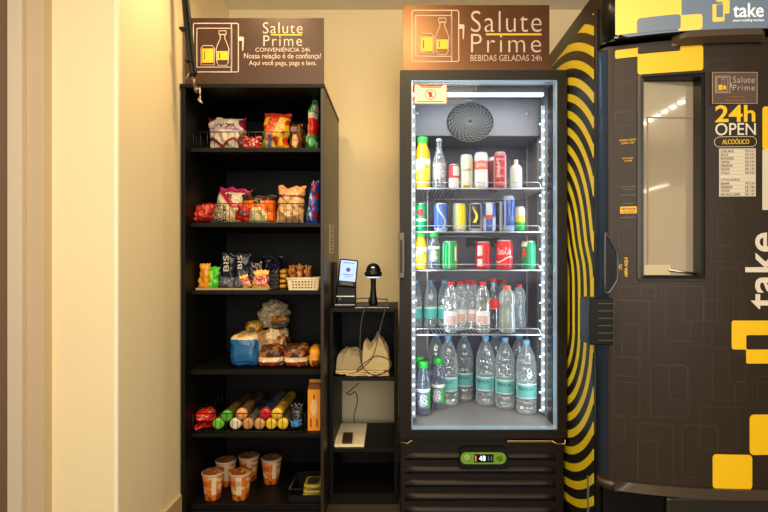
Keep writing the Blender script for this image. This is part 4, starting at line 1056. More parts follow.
def bottle(lab, u, d, z, r, h, kind, cap, body_m, labelfn=None, lz=(.3, .55), inner=None, text=None, capr=None, caph=None, cat='bottle', name='drink_bottle', key=None, group=None, fill=.8):
    loc = Vector((PX(u, d), d, z+.0005)); turn = -math.atan2(PX(u, d), d)
    if key and key in BPROTO:
        t = copy_tree(BPROTO[key], loc, lab, group); t.rotation_euler = (0, 0, turn+random.uniform(-.25, .25)); return t
    t = thing(name, lab, cat, (0, 0, 0), group)
    neck = capr*.85 if capr else r*.38; cr = capr or r*.45; ch = caph or .018
    pf = body_prof(r, h, neck, kind)
    bm = NB(); lathe(bm, pf, 36, capt=False); obj('bottle_body', bm, body_m, t)
    if inner:
        pin = [(max(q-.0012, .001), max(zz, .002)) for q, zz in pf if zz <= h*fill]
        bm = NB(); lathe(bm, pin, 32); obj('drink', bm, inner, t)
    bm = NB(); zc0 = h-ch; n = 36
    lathe(bm, [(cr*.98, zc0), (cr, zc0+.001), (cr, h-.002), (cr*.92, h), (cr*.2, h)], n)
    obj('cap', bm, M_cap[cap] if isinstance(cap, str) else cap, t)
    if labelfn:
        z0, z1 = lz[0]*h, lz[1]*h; bm = NB(); rl = r*1.012
        lathe(bm, [(rl*.99, z0)]+[(rl, z0+.0004+(z1-z0)*i/12) for i in range(13)]+[(rl*.99, z1+.0006)], 64, capb=False, capt=False)
        obj('label_band', bm, M_teal, t, lambda c, n: labelfn(math.atan2(c.x, -c.y), (c.z-z0)/(z1-z0)))
        if text:
            for s, a, b, c, e, m in text: wrap_text(s, a*rl, b*h, c*rl, e*h, rl, m, t)
    t.location = loc; t.rotation_euler = (0, 0, turn)
    if key: BPROTO[key] = t
    return t
M_juice = mat('yellow_juice', C(214, 178, 16), .3, coat=.3)
M_grn = M_cap['green']
def jl(a, z):
    if (a+.15)**2*1.6+((z-.36)*1.9)**2 < .20: return C(240, 170, 70)
    if (a-.55)**2+((z-.62)*2)**2 < .03: return C(30, 140, 60)
    if z > .78: return C(235, 238, 245)
    return C(240, 238, 200) if a < .2 and z > .4 else C(244, 216, 60)
ntxt = mat('label_blue_ink', C(40, 50, 130), .4)
bottle('yellow juice bottle with green cap at the left end of the cooler top shelf', 422.4, 2.25, S1, .0345, .226, 'std', 'green', M_juice, jl, (.16, .56), None, [('Natural', -.75, .475, .55, .53, ntxt)], .024, .026)
M_gl = clear_mat('clear_glass', (.93, .95, .98, 1), .6, (.8, .86, .95, 1), .16, .8, .06)
bottle('clear glass long-neck bottle beside the yellow juice on the cooler top shelf', 439, 2.26, S1, .0295, .222, 'long', mat('clear_cap', C(190, 196, 206), .3), M_gl, lambda a, z: C(150, 154, 176) if noise.noise(V3((a*7, z*9, 2))) > -.1 else C(220, 224, 232), (.18, .50), None, None, .013, .012)
bottle('small milky bottle with pale pink cap at the right end of the cooler top shelf', 516, 2.25, S1, .0265, .128, 'std', mat('pale_pink', C(226, 186, 190), .4), clear_mat('white_bottle', (.9, .92, .93, 1), .2, (.72, .78, .82, 1), .7, .95, .3), None, (.3, .6), None, None, .010, .010, fill=.6)
bottle('small yellow juice bottle with green cap on the third cooler shelf', 420.6, 2.25, S3, .0285, .160, 'std', 'green', M_juice, jl, (.18, .60), None, [('Natural', -.75, .50, .55, .56, ntxt)], .021, .018)
def gl(a, z): return C(226, 232, 236) if (z > .80) else ((C(60, 190, 80) if .55 < a < 1.3 else C(110, 116, 140)) if (a*a*1.2+((z-.4)*2.2)**2 > .55) else (C(210, 216, 226) if noise.noise(V3((a*9, z*14, 3))) > -.15 else C(90, 96, 120)))
M_dkp = clear_mat('smoky_plastic', (.60, .60, .72, 1), .5, (.7, .76, .9, 1), .16, .7, .1)
bottle('small clear green-capped bottle beside the small yellow juice', 434, 2.25, S3, .0255, .160, 'std', 'green', M_dkp, gl, (.18, .62), None, None, .020, .018)
bottle('front green-capped bottle on the cooler floor, lower left', 423.2, 2.30, IZ0, .0315, .238, 'std', 'green', M_dkp, gl, (.14, .50), None, None, .022, .028, key='gcap')
bottle('green-capped bottle in the far left corner of the cooler floor', 418.7, 2.42, IZ0, .0315, .238, 'std', 'green', M_dkp, key='gcap')
bottle('right green-capped bottle on the cooler floor, beside the large water bottles', 438.3, 2.385, IZ0, .0315, .238, 'std', 'green', M_dkp, key='gcap')
def wl(a, z): return C(206, 220, 222) if z > .92 or z < .05 else (C(104, 176, 176) if abs(a) < 1.0 else C(140, 204, 200))
WK = dict(r=.0450, h=.330, kind='water', cap='blue', body_m=M_pet, labelfn=wl, lz=(.22, .42), capr=.0155, caph=.020, key='bigwater', group='large water bottles on the cooler floor', text=[('PREMIUM', -.80, .330, .60, .375, mat('label_dark_ink', C(16, 36, 46), .4))])
def big(lab, u, d): bottle(lab, u, d, IZ0, **WK)
big('nearest large water bottle with teal label, at the right of the cooler floor', 526.5, 2.325)
big('large water bottle second from the right in the front of the cooler floor', 505, 2.405)
big('large water bottle with teal label in the middle of the cooler floor', 485.5, 2.465)
big('large water bottle just left of the middle one on the cooler floor', 464, 2.55)
big('large water bottle just right of the green-capped bottle on the cooler floor', 448.3, 2.455)
big('large water bottle in the back behind the right green-capped bottle', 436, 2.552)
big('large water bottle in the back right corner of the cooler floor', 519.5, 2.51)
big('large water bottle in the back between the middle and the second from the right', 495.3, 2.553)
MK = dict(r=.0305, h=.222, kind='water', cap='red', body_m=M_pet, labelfn=lambda a, z: C(226, 226, 232) if z > .7 or z < .12 or abs(a) > .9 else (C(220, 186, 190) if noise.noise(V3((a*8, z*7, 5))) > -.35 else C(210, 90, 96)), lz=(.16, .42), capr=.0145, caph=.014, key='redwater', group='red-capped bottles on the fourth cooler shelf')
def med(lab, u, d): bottle(lab, u, d, S4, **MK)
med('front left red-capped water bottle on the fourth cooler shelf', 451, 2.245)
med('red-capped water bottle half behind the front left one', 460.3, 2.325)
med('front red-capped water bottle beside the cola bottle on the fourth cooler shelf', 483, 2.245)
med('red-capped water bottle just behind the one beside the cola bottle', 473.8, 2.335)
med('red-capped water bottle at the back centre of the fourth cooler shelf', 467, 2.425)
med('back red-capped bottle seen above and right of the cola bottle', 495.5, 2.55)
med('second back red-capped bottle behind the white sports bottle', 503.5, 2.478)
BK = dict(r=.0310, h=.222, kind='water', cap='blue', body_m=M_pet, labelfn=lambda a, z: C(90, 190, 180) if z < .85 else C(190, 220, 220), lz=(.20, .44), capr=.0145, caph=.016, key='bluewater', group='blue-capped bottles on the fourth cooler shelf')
bottle('leftmost blue-capped water bottle on the fourth cooler shelf', 415.6, 2.43, S4, **BK)
bottle('middle blue-capped water bottle on the fourth cooler shelf', 430.7, 2.43, S4, **BK)
bottle('right blue-capped water bottle behind the front left red-capped one', 444.5, 2.43, S4, **BK)
bottle('dark cola bottle with red label on the fourth cooler shelf', 493, 2.36, S4, .0300, .232, 'long', 'red', M_gl, lambda a, z: C(214, 40, 44), (.40, .60), M_cola, None, .0135, .014, fill=.75)
bottle('white sports drink bottle with orange cap in front on the fourth cooler shelf', 507, 2.245, S4, .0345, .205, 'sport', 'orange', M_petg, None, (.3, .5), mat('white_drink', C(138, 148, 150), .4), None, .0165, .014, fill=.62)
bottle('greyer sports drink bottle with red cap at the right of the fourth cooler shelf', 519, 2.375, S4, .0305, .205, 'sport', mat('pinkish_cap', C(214, 80, 90), .4), M_petg, None, (.3, .5), mat('grey_drink', C(80, 88, 98), .4), None, .0150, .012, fill=.55)

# ---------------------------------------------------------------- vending machine
XV0 = .705; XVC = 1.18; XV1 = 2*XVC-XV0
def S(x): return 1.70+.40*(x-XVC)**2
vm = thing('vending_machine', 'large dark brown vending machine with yellow block logos at the right', 'vending machine', (XVC, 2.2, 0))
def vx(u):
    x = (u-CX)*1.75/F
    for _ in range(8): x = (u-CX)*S(x)/F
    return x
def vz(v, x): return CZ-(v-CY)*S(x)/F
def vmap(off): return lambda x, z: Vector((x, S(x)-off, z))
def outline(inset=0, dy=0, rad=.045):
    pts = [(XV0+inset, 2.62)]
    xe = XV0+rad+inset; ye = S(xe)+dy; x0 = XV0+inset
    for i in range(7):
        a = PI/2*i/6; pts.append((x0+rad*(1-math.cos(a)), ye+rad*(1-math.sin(a))))
    n = 28; x1 = XV1-inset-rad
    for i in range(1, n): x = xe+(x1-xe)*i/n; pts.append((x, S(x)+dy))
    for i in range(7):
        a = PI/2*(1-i/6); pts.append((XV1-inset-rad*(1-math.cos(a)), ye+rad*(1-math.sin(a))))
    pts.append((XV1-inset, 2.62)); return pts
def vprism(bm, pts, z0, z1):
    a = [bm.verts.new((x, y, z0)) for x, y in pts]; b = [bm.verts.new((x, y, z1)) for x, y in pts]; n = len(pts)
    bm.faces.new(a[::-1]); bm.faces.new(b)
    for i in range(n):
        f = bm.faces.new((a[i], a[(i+1) % n], b[(i+1) % n], b[i])); f.smooth = 0 < i < n-2
    return bm
zd0, zd1 = PZ(478, 1.78), PZ(47, 1.78)
# window hole: the door front is built as a curved sheet with an opening
ux0, ux1, vw0, vw1 = 638.6, 705, 76, 280
wx0, wx1 = vx(ux0), vx(ux1); wz1 = vz(75, vx(660)); wz0 = vz(279.5, vx(660))
bm = NB()
pts = outline(0, 0); xs = sorted(set([p for p in [XV0+.045+(XV1-XV0-.09)*i/40 for i in range(41)]]+[wx0, wx1]))
zs = [zd0, wz0, wz1, zd1]
def colv(x, z): return bm.verts.new((x, S(x), z))
g = {(i, j): colv(x, z) for i, x in enumerate(xs) for j, z in enumerate(zs)}
for i in range(len(xs)-1):
    for j in range(3):
        if j == 1 and xs[i] >= wx0-1e-6 and xs[i+1] <= wx1+1e-6: continue
        bm.faces.new((g[i, j], g[i+1, j], g[i+1, j+1], g[i, j+1])).smooth = True
# rounded left and right corners and short returns
for sgn in (0, 1):
    prev = [g[(0 if sgn == 0 else len(xs)-1), 0], g[(0 if sgn == 0 else len(xs)-1), 3]]
    for i in range(1, 8):
        a = PI/2*i/7; ox = .045*math.sin(a); oy = .045*(1-math.cos(a)); x = (XV0+.045-ox) if sgn == 0 else (XV1-.045+ox); y = S(XV0+.045)+oy
        cur = [bm.verts.new((x, y, zd0)), bm.verts.new((x, y, zd1))]
        bm.faces.new((prev[0], prev[1], cur[1], cur[0])).smooth = True; prev = cur
    y = S(XV0+.045)+.06; x = prev[0].co.x
    cur = [bm.verts.new((x, y, zd0)), bm.verts.new((x, y, zd1))]; bm.faces.new((prev[0], prev[1], cur[1], cur[0]))
vd = obj('door', bm, M_vend, vm)
bm = NB(); o1 = [(x, y+.012) for x, y in outline(.004, 0)]
# solid backing body behind the door (starts behind the window recess)
yb = S(wx0)+.075
box(bm, XV0+.001, XV1-.001, yb, 2.62, .0, PZ(14, 1.85))
obj('machine_body', bm, M_vendd, vm)
bm = NB(); x = XV0
# top and bottom closing strips of the door
for z in (zd0, zd1): 
    pl = [(a, b) for a, b in outline(.001, .001) if b < yb]; pl = [(pl[0][0], yb)]+pl+[(pl[-1][0], yb)]
    obj('door_cap', vprism(NB(), pl, z-.003, z+.001), M_vendd, vm)
# striped side panel
def side_mat():
    m = bpy.data.materials.new('waved_stripes'); m.use_nodes = True; nt = m.node_tree; b = nt.nodes['Principled BSDF']
    N = nt.nodes.new; L = nt.links.new
    geo = N('ShaderNodeNewGeometry'); sep = N('ShaderNodeSeparateXYZ'); L(geo.outputs['Position'], sep.inputs[0])
    def mth(op, a, b_=None, c=None):
        n = N('ShaderNodeMath'); n.operation = op
        for i, v in enumerate((a, b_, c)):
            if v is None: continue
            if isinstance(v, (int, float)): n.inputs[i].default_value = v
            else: L(v, n.inputs[i])
        return n.outputs[0]
    y = sep.outputs['Y']; z = sep.outputs['Z']
    kink = mth('MULTIPLY', mth('TANH', mth('MULTIPLY', mth('SUBTRACT', z, 1.09), 16.0)), .035)
    dy = mth('SUBTRACT', mth('ADD', 2.28, kink), y)
    zc = mth('SUBTRACT', z, .955); az = mth('MAXIMUM', mth('SUBTRACT', mth('ABSOLUTE', zc), .16), 0)
    d2 = mth('SQRT', mth('ADD', mth('MULTIPLY', dy, dy), mth('MULTIPLY', az, az)))
    fr = mth('FRACT', mth('MULTIPLY', d2, 1/.0640)); s = mth('LESS_THAN', fr, .46)
    mx = N('ShaderNodeMix'); mx.data_type = 'RGBA'; L(s, mx.inputs[0]); mx.inputs[6].default_value = C(22, 20, 18); mx.inputs[7].default_value = C(226, 200, 20)
    L(mx.outputs[2], b.inputs['Base Color']); b.inputs['Roughness'].default_value = .4
    return m
bm = B(XV0-.006, XV0+.0005, S(XV0+.045)+.062, 2.62, .05, PZ(12, 1.85)-.012, .001)
sp = obj('side_panel', bm, side_mat(), vm); sp['label'] = 'side panel with wavy yellow and black stripes'
bm = B(XV0-.008, XV0-.006, S(XV0+.045)+.10, S(XV0+.045)+.115, .05, PZ(474, 1.9), .0005); obj('hazard_tag', bm, mat('grey_tag', C(120, 118, 110), .4), vm)
bm = B(XV0-.004, XV0+.01, S(XV0+.045)+.038, S(XV0+.045)+.060, .06, PZ(14, 1.85), .002); obj('edge_gasket', bm, M_vendd, vm)
# bluish corner strip
bm = NB()
prev = None
for i in range(8):
    a = PI/2*(.30+.62*i/7); ox = .0455*math.sin(a); oy = .0455*(1-math.cos(a)); x = XV0+.045-ox; y = S(XV0+.045)+oy-.0008
    cur = [bm.verts.new((x, y, zd0+.01)), bm.verts.new((x, y, zd1-.01))]
    if prev: bm.faces.new((prev[0], prev[1], cur[1], cur[0])).smooth = True
    prev = cur
r = bmesh.ops.solidify(bm, geom=bm.faces[:], thickness=.0006)
obj('corner_trim', bm, mat('blue_grey_trim', C(120, 142, 170), .25, metal=.4, coat=.5), vm)
# header
zh0, zh1 = PZ(45, 1.78), 2.03
HD = -.035
bm = vprism(NB(), outline(.004, HD), zh0+.002, zh1); bmesh.ops.bevel(bm, geom=[e for e in bm.edges if abs(e.verts[0].co.z-e.verts[1].co.z) < 1e-5 and e.verts[0].co.z < zh0+.01], offset=.01, segments=2, affect='EDGES')
hdr = obj('header', bm, M_vendd, vm)
def HS(x): return S(x)+HD
def hx(u):
    x = (u-CX)*1.72/F
    for _ in range(8): x = (u-CX)*HS(x)/F
    return x
def grid_decal(bm, x0, x1, z0, z1, fn, off, th=.0008, r=.008, slope=None):
    """rounded rectangle following a curved front; fn(x) gives depth"""
    if x0 > x1: x0, x1 = x1, x0
    if z0 > z1: z0, z1 = z1, z0
    n = 16; r = min(r, (x1-x0)/2-1e-4, (z1-z0)/2-1e-4)
    xs = sorted(set([x0+(x1-x0)*i/n for i in range(n+1)]+[x0+r*(1-math.cos(PI/2*k/5)) for k in range(6)]+[x1-r*(1-math.cos(PI/2*k/5)) for k in range(6)]))
    rows = []
    for x in xs:
        e = 0
        if x < x0+r: e = r-math.sqrt(max(0, r*r-(x0+r-x)**2))
        if x > x1-r: e = r-math.sqrt(max(0, r*r-(x-x1+r)**2))
        rows.append([bm.verts.new((x, fn(x)-off-th, z0+e)), bm.verts.new((x, fn(x)-off-th, z1-e)), bm.verts.new((x, fn(x)-off, z1-e)), bm.verts.new((x, fn(x)-off, z0+e))])
    for a, b in zip(rows, rows[1:]):
        for k in range(4): bm.faces.new((a[k], b[k], b[(k+1) % 4], a[(k+1) % 4]))
    bm.faces.new(rows[0]); bm.faces.new(rows[-1][::-1]); return bm
def hbox(bm, u0, v0, u1, v1, off, r=.008):
    x0, x1 = hx(u0), hx(u1); um = (hx((u0+u1)/2)); return grid_decal(bm, x0, x1, CZ-(v1-CY)*HS(um)/F, CZ-(v0-CY)*HS(um)/F, HS, off, .0008, r)
def vbox(bm, u0, v0, u1, v1, off, r=.008):
    x0, x1 = vx(u0), vx(u1); um = vx((u0+min(u1, 768))/2); return grid_decal(bm, x0, x1, CZ-(v1-CY)*S(um)/F, CZ-(v0-CY)*S(um)/F, S, off, .0008, r)
x0 = hx(614); x1 = XV1-.06
bm = grid_decal(NB(), x0, x1, CZ+(CY-31)*HS(hx(690))/F, 2.005, HS, .0, .002, .004)
obj('backlit_panel', bm, mat('backlit_grey_blue', C(112, 128, 148), .4, emis=C(150, 170, 200), estr=.10), hdr)
M_hy = mat('backlit_yellow', C(236, 200, 70), .4, emis=C(250, 225, 120), estr=.28)
bm = NB(); hbox(bm, 615, -30, 681, 31.5, .002, .004); hbox(bm, 677, 15, 702, 30.5, .002, .010)
obj('header_logo_block', bm, M_hy, hdr)
bm = NB(); hbox(bm, 636.5, 16.5, 680, 31.6, .0032, .010); obj('header_logo_gap', bm, mat('backlit_grey_blue', C(122, 132, 146)), hdr)
bm = NB(); hbox(bm, 712, 4.5, 724, 22, .0022, .003); hbox(bm, 722, -12, 729, 14, .0022, .003); hbox(bm, 716, -12, 729, 2, .0022, .003)
obj('brand_mark', bm, M_hy, hdr)
bm = NB(); hbox(bm, 715.8, 5, 722.2, 17.6, .0034, .002); obj('brand_mark_gap', bm, MATS['backlit_grey_blue'], hdr)
hfn = lambda x, z, fr: Vector((x, HS(x)-.0022-(.001 if fr else 0), z))
hz_ = lambda v: CZ-(v-CY)*HS(hx(748))/F
M_bw = mat('backlit_white', C(240, 240, 240), .4, emis=(1, 1, 1, 1), estr=.35)
bm = NB(); text_fit(bm, 'take', hx(732.5), hz_(17.5), hx(763), hz_(3.5), hfn, .012); obj('lettering', bm, M_bw, hdr)
bm = NB(); text_fit(bm, 'smart vending machine', hx(732.5), hz_(22.4), hx(763.5), hz_(19.2), hfn, 0); obj('lettering', bm, M_bw, hdr)
# lip below the header
bm = NB(); rows = []
for i in range(21):
    t = i/20; x = vx(671)+(vx(763)-vx(671))*t
    e = min(1, min(t, 1-t)*14); dd = S(x)
    zt_ = zh0+.014; zb_ = zd1-.004-.0*e
    rows.append([bm.verts.new((x, dd-.004, zt_)), bm.verts.new((x, dd-.004-.030*e, zt_-.004)), bm.verts.new((x, dd-.004-.036*e, zt_-.030)), bm.verts.new((x, dd-.004-.010*e, zt_-.044)), bm.verts.new((x, dd-.001, zt_-.044))])
for a, b in zip(rows, rows[1:]):
    for k in range(5): bm.faces.new((a[k], b[k], b[(k+1) % 5], a[(k+1) % 5]))
bm.faces.new(rows[0]); bm.faces.new(rows[-1][::-1]); obj('pull_lip', bm, mat('lip_brown', C(84, 69, 54), .45), vm)
# yellow decals on the door
for q in ((615, 47, 680, 55.5, .0004, .006), (637.5, 47, 703, 72.5, .0006, .010), (731.5, 320.5, 790, 349.5, .0006, .008), (746, 346, 800, 363.5, .0004, .006), (712.5, 454.5, 752, 489, .0006, .012), (749.5, 414.5, 800, 454.8, .0004, .014)):
    d_ = obj('logo_block', vbox(NB(), *q), M_vyel, vm); d_['label'] = 'yellow rounded logo block'
for q in ((637.5, 46, 680, 52.5, .0015, .006), (746, 335, 800, 349.3, .0015, .006)): obj('logo_gap', vbox(NB(), *q), M_vend, vm)
vfn = lambda x, z, fr: Vector((x, S(x)-.0006-(.0010 if fr else 0), z))
zv = lambda v, u: CZ-(v-CY)*S(vx(u))/F
bm = NB(); text_fit(bm, 'take', vx(745), zv(309, 760), vx(776), zv(232.5, 760), vfn, .012, 1.0, True); t_ = obj('lettering', bm, M_white, vm)
bm = NB(); text_fit(bm, '24h', vx(715), zv(122, 735), vx(755), zv(105, 735), vfn, .02); obj('lettering', bm, M_vyel, vm)
bm = NB(); text_fit(bm, 'OPEN', vx(715), zv(135.3, 735), vx(755.5), zv(123, 735), vfn, .004); obj('lettering', bm, M_white, vm)
def vring(bm, u0, v0, u1, v1, t, r, off=.0004, um=None):
    um = um or (u0+u1)/2; a = rrect(vx(u0), zv(v1, um), vx(u1), zv(v0, um), r, 5); x0, x1 = vx(u0), vx(u1); z0, z1 = zv(v1, um), zv(v0, um)
    b = rrect(x0+t, z0+t, x1-t, z1-t, max(r-t, .0005), 5)
    def den(q):
        out = []
        for i in range(len(q)):
            p0, p1 = q[i], q[(i+1) % len(q)]
            k = 6 if math.dist(p0, p1) > .02 else 1
            for s in range(k): out.append((p0[0]+(p1[0]-p0[0])*s/k, p0[1]+(p1[1]-p0[1])*s/k))
        return out
    kk = [6 if math.dist(a[i], a[(i+1) % len(a)]) > .02 else 1 for i in range(len(a))]
    def den2(q):
        out = []
        for i in range(len(q)):
            p0, p1 = q[i], q[(i+1) % len(q)]
            for s in range(kk[i]): out.append((p0[0]+(p1[0]-p0[0])*s/kk[i], p0[1]+(p1[1]-p0[1])*s/kk[i]))
        return out
    A = [bm.verts.new((x, S(x)-off-.0006, z)) for x, z in den2(a)]; Bq = [bm.verts.new((x, S(x)-off-.0006, z)) for x, z in den2(b)]
    for i in range(len(A)):
        j = (i+1) % len(A); bm.faces.new((A[i], A[j], Bq[j], Bq[i]))
bm = NB(); vring(bm, 714, 136.5, 756.5, 147, .0014, .017); obj('pill_outline', bm, M_white, vm)
bm = NB(); text_fit(bm, 'ALCOÓLICO', vx(722), zv(144.2, 735), vx(749), zv(138.2, 735), vfn, .006); obj('lettering', bm, M_vyel, vm)
# price list
bm = NB(); vbox(bm, 719, 148.5, 755.5, 196.5, .0004, .001); pr = obj('price_list', bm, M_paperw, vm); pr['label'] = 'white printed price list'
bm = NB(); pfn = lambda x, z, fr: Vector((x, S(x)-.0014-(.0006 if fr else 0), z))
rows_ = [('LONG NECK', 'PREÇO'), ('BECKS', 'R$ 9,50'), ('BUDWEISER', 'R$ 8,00'), ('CORONA', 'R$ 9,00'), ('HEINEKEN', 'R$ 9,50'), ('SPATEN', 'R$ 7,50'), ('STELLA', 'R$ 8,00'), None, ('LATAS (350ML)', ''), ('BRAHMA', 'R$ 5,50'), ('HEINEKEN', 'R$ 7,00'), ('SPATEN', 'R$ 7,00'), ('RED BULL 250ML', 'R$ 11,00')]
for i, rw in enumerate(rows_):
    if not rw: continue
    v = 150+3.6*i; lw = min(len(rw[0])*1.45, 20)
    text_fit(bm, rw[0], vx(720.5), zv(v+2.4, 737), vx(720.5+lw), zv(v, 737), pfn, -.005)
    if rw[1]: text_fit(bm, rw[1], vx(745), zv(v+2.4, 737), vx(754), zv(v, 737), pfn, -.005)
obj('print_lines', bm, M_ink, pr)
bm = NB()
for i in range(14): vbox(bm, 719.5, 149.2+3.6*i, 755, 149.4+3.6*i, .0010, .0001)
obj('table_rule', bm, mat('grey_rule', C(150, 142, 128), .6), pr)
# plaque
px0, px1, pz0, pz1 = vx(710.5), vx(757), zv(104, 734), zv(72.5, 734); yy = S(px0)-.006
bm = B(px0, px1, yy-.003, yy+.004, pz0, pz1, .0006); pq = obj('plaque', bm, mat('plaque_brown', C(92, 74, 64), .4), vm); pq['label'] = 'small brown plaque with fridge drawing'
yq = yy-.003
bm = NB(); frame(bm, px0, pz0, px1, pz1, .0016, yq-.001, yq+.0002, .001); obj('plaque_border', bm, mat('plaque_edge', C(190, 168, 140), .4), pq)
fx = lambda a: px0+(px1-px0)*a
fz = lambda b: pz0+(pz1-pz0)*b
bm = NB(); frame(bm, fx(.07), fz(.34), fx(.40), fz(.88), .0016, yq-.0008, yq, .003); frame(bm, fx(.10), fz(.39), fx(.35), fz(.83), .0012, yq-.0008, yq, .001)
frame(bm, fx(.21), fz(.55), fx(.28), fz(.78), .0010, yq-.0008, yq, .001); box(bm, fx(.40), fx(.425), yq-.0008, yq, fz(.60), fz(.66)); box(bm, fx(.415), fx(.43), yq-.0008, yq, fz(.50), fz(.66))
pf_ = flatfn(yq, .0008)
text_fit(bm, 'Salute', fx(.46), fz(.66), fx(.94), fz(.86), pf_, -.012, 1.1); text_fit(bm, 'Prime', fx(.46), fz(.42), fx(.94), fz(.60), pf_, -.012, 1.2)
obj('plaque_drawing', bm, M_pale, pq)
bm = NB(); box(bm, fx(.14), fx(.225), yq-.001, yq, fz(.43), fz(.60)); box(bm, fx(.24), fx(.31), yq-.001, yq, fz(.45), fz(.57)); obj('plaque_yellow', bm, M_yel, pq)
bm = NB(); text_fit(bm, 'Localidade Tipo', fx(.32), fz(.19), fx(.72), fz(.23), pf_, 0); text_fit(bm, 'Seu atendimento 24h', fx(.30), fz(.09), fx(.72), fz(.13), pf_, 0); obj('lettering', bm, mat('plaque_orange', C(200, 120, 70), .5), pq)
# poster at the right edge
bm = NB(); vbox(bm, 762.3, 106.5, 800, 150, .0004, .010); obj('poster_block', bm, M_vyel, vm)
bm = NB(); vbox(bm, 762.0, 149.5, 800, 210, .0014, .001); obj('side_poster', bm, M_paperw, vm)
# sticker column (codes left out)
bm = NB(); vbox(bm, 620, 206.5, 637, 213.5, .0004, .002); obj('yellow_sticker', bm, mat('sticker_yellow', C(236, 180, 20), .5), vm)
bm = NB(); text_fit(bm, 'IMPORTANTE LEIA', vx(621.5), zv(210, 628), vx(635.5), zv(208, 628), pfn, 0); text_fit(bm, 'antes de abrir', vx(622.5), zv(212.6, 628), vx(634.5), zv(210.8, 628), pfn, 0); obj('lettering', bm, M_ink, vm)
bm = NB()
for s, a, b, c in (('SCANEIE O CODIGO', 619, 139.0, 636), ('E BAIXE O APP', 621, 142.0, 634)): text_fit(bm, s, vx(a), zv(b+2.0, 628), vx(c), zv(b, 628), vfn, 0)
for s, a, b, c in (('ENTRE AQUI', 622.5, 157.5, 633), ('E COMPRE', 624, 160, 632)): text_fit(bm, s, vx(a), zv(b+1.7, 628), vx(c), zv(b, 628), vfn, 0)
obj('lettering', bm, mat('amber_ink', C(240, 186, 40), .5), vm)
bm = NB()
for s, a, b, c in (('escolha os produtos', 620, 186.0, 636), ('e feche a porta', 622, 188.5, 634), ('pagamento automatico', 620.5, 194.5, 636), ('no aplicativo', 623, 203, 633), ('atendimento 24 horas', 621, 216.5, 636)): text_fit(bm, s, vx(a), zv(b+1.5, 628), vx(c), zv(b, 628), vfn, -.01)
obj('lettering', bm, mat('grey_ink', C(150, 142, 130), .5), vm)
bm = NB(); text_fit(bm, 'ABRA AQUI', vx(624.2), zv(277, 626), vx(628), zv(257.5, 626), vfn, .01, 1, True); obj('lettering', bm, M_vyel, vm)
for k in (0, 2.2):
    bm = NB(); tube(bm, [Vector((vx(620.2+k), S(vx(620))-.001, zv(270.5, 626))), Vector((vx(618.6+k), S(vx(620))-.001, zv(267.3, 626))), Vector((vx(620.2+k), S(vx(620))-.001, zv(264, 626)))], .0013, 6)
    obj('arrow_mark', bm, M_vyel, vm)
# faint rounded rectangles pattern
bm = NB()
for q in ((613, 300, 649, 358), (622, 324, 640, 358), (620, 286, 656, 301), (665, 286, 703, 341), (683, 286, 704, 322), (703, 300, 722, 322), (650, 365, 688, 417), (669, 365, 687, 400), (712, 348, 745, 400), (728, 352, 746, 382), (608, 356, 640, 376), (613, 382, 640, 416), (612, 338, 622, 352), (638, 424, 673, 488), (700, 407, 737, 450), (682, 425, 717, 478), (698, 427, 718, 461), (637, 440, 657, 480), (612, 416, 625, 440), (717, 268, 740, 324), (733, 290, 744, 330), (717, 208, 733, 245), (711, 246, 748, 262), (608, 82, 632, 112), (614, 112, 633, 126), (735, 382, 768, 408), (757, 376, 790, 404), (705, 60, 730, 70), (618, 225, 640, 250), (640, 284, 662, 296), (690, 320, 712, 346)):
    vring(bm, q[0], q[1], q[2], q[3], .0009, .012)
obj('line_pattern', bm, M_vline, vm)
# window
bm = NB()
def wring(bm, x0, z0, x1, z1, t, y0f, y1f, r):
    a = rrect(x0, z0, x1, z1, r); b = rrect(x0+t, z0+t, x1-t, z1-t, max(r-t, .002)); n = len(a)
    A = [bm.verts.new((x, S(x)+y0f, z)) for x, z in a]; Bq = [bm.verts.new((x, S(x)+y0f-.001, z)) for x, z in b]; Cq = [bm.verts.new((x, S(x)+y1f, z)) for x, z in b]; Dq = [bm.verts.new((x, S(x)+y1f, z)) for x, z in a]
    for i in range(n):
        j = (i+1) % n
        for p, q in ((A, Bq), (Bq, Cq), (Cq, Dq), (Dq, A)): bm.faces.new((p[i], p[j], q[j], q[i]))
wring(bm, wx0-.006, wz0-.006, wx1+.006, wz1+.006, .009, -.006, .004, .014)
wf = obj('window_frame', bm, mat('window_frame_brown', C(46, 38, 30), .35), vm)
bm = NB(); wring(bm, wx0-.001, wz0-.001, wx1+.001, wz1+.001, .015, -.002, .045, .008); obj('window_gasket', bm, M_vendd, wf)
yw = S((wx0+wx1)/2)+.028
xa, xb, za, zb_ = PX(641.5, yw), PX(697.5, yw), PZ(276, yw), PZ(81.5, yw)
obj('window_recess', B(wx0-.001, wx1+.001, yw+.006, yw+.010, wz0, wz1), M_vendd, wf)
mw = bpy.data.materials.new('mirror_film'); mw.use_nodes = True; b_ = mw.node_tree.nodes['Principled BSDF']
b_.inputs['Base Color'].default_value = C(208, 196, 172); b_.inputs['Metallic'].default_value = .55; b_.inputs['Roughness'].default_value = .045
pn = obj('window_pane', B(xa, xb, yw, yw+.004, za, zb_, .001), mw, wf); pn['label'] = 'reflective window pane mirroring the ceiling lights'
bm = NB(); xq0 = PX(647, yw); zq = PZ(117, yw)
box(bm, xq0, xb-.004, yw-.003, yw, zq-.004, zq, .0005); box(bm, xq0, xq0+.004, yw-.003, yw, za+.01, zq); box(bm, xa+.001, xa+.004, yw-.002, yw, za+.004, zb_-.004); box(bm, xb-.008, xb-.005, yw-.003, yw, za+.03, zb_-.02)
obj('inner_bezel', bm, mat('bezel_grey', C(150, 136, 112), .4), pn)
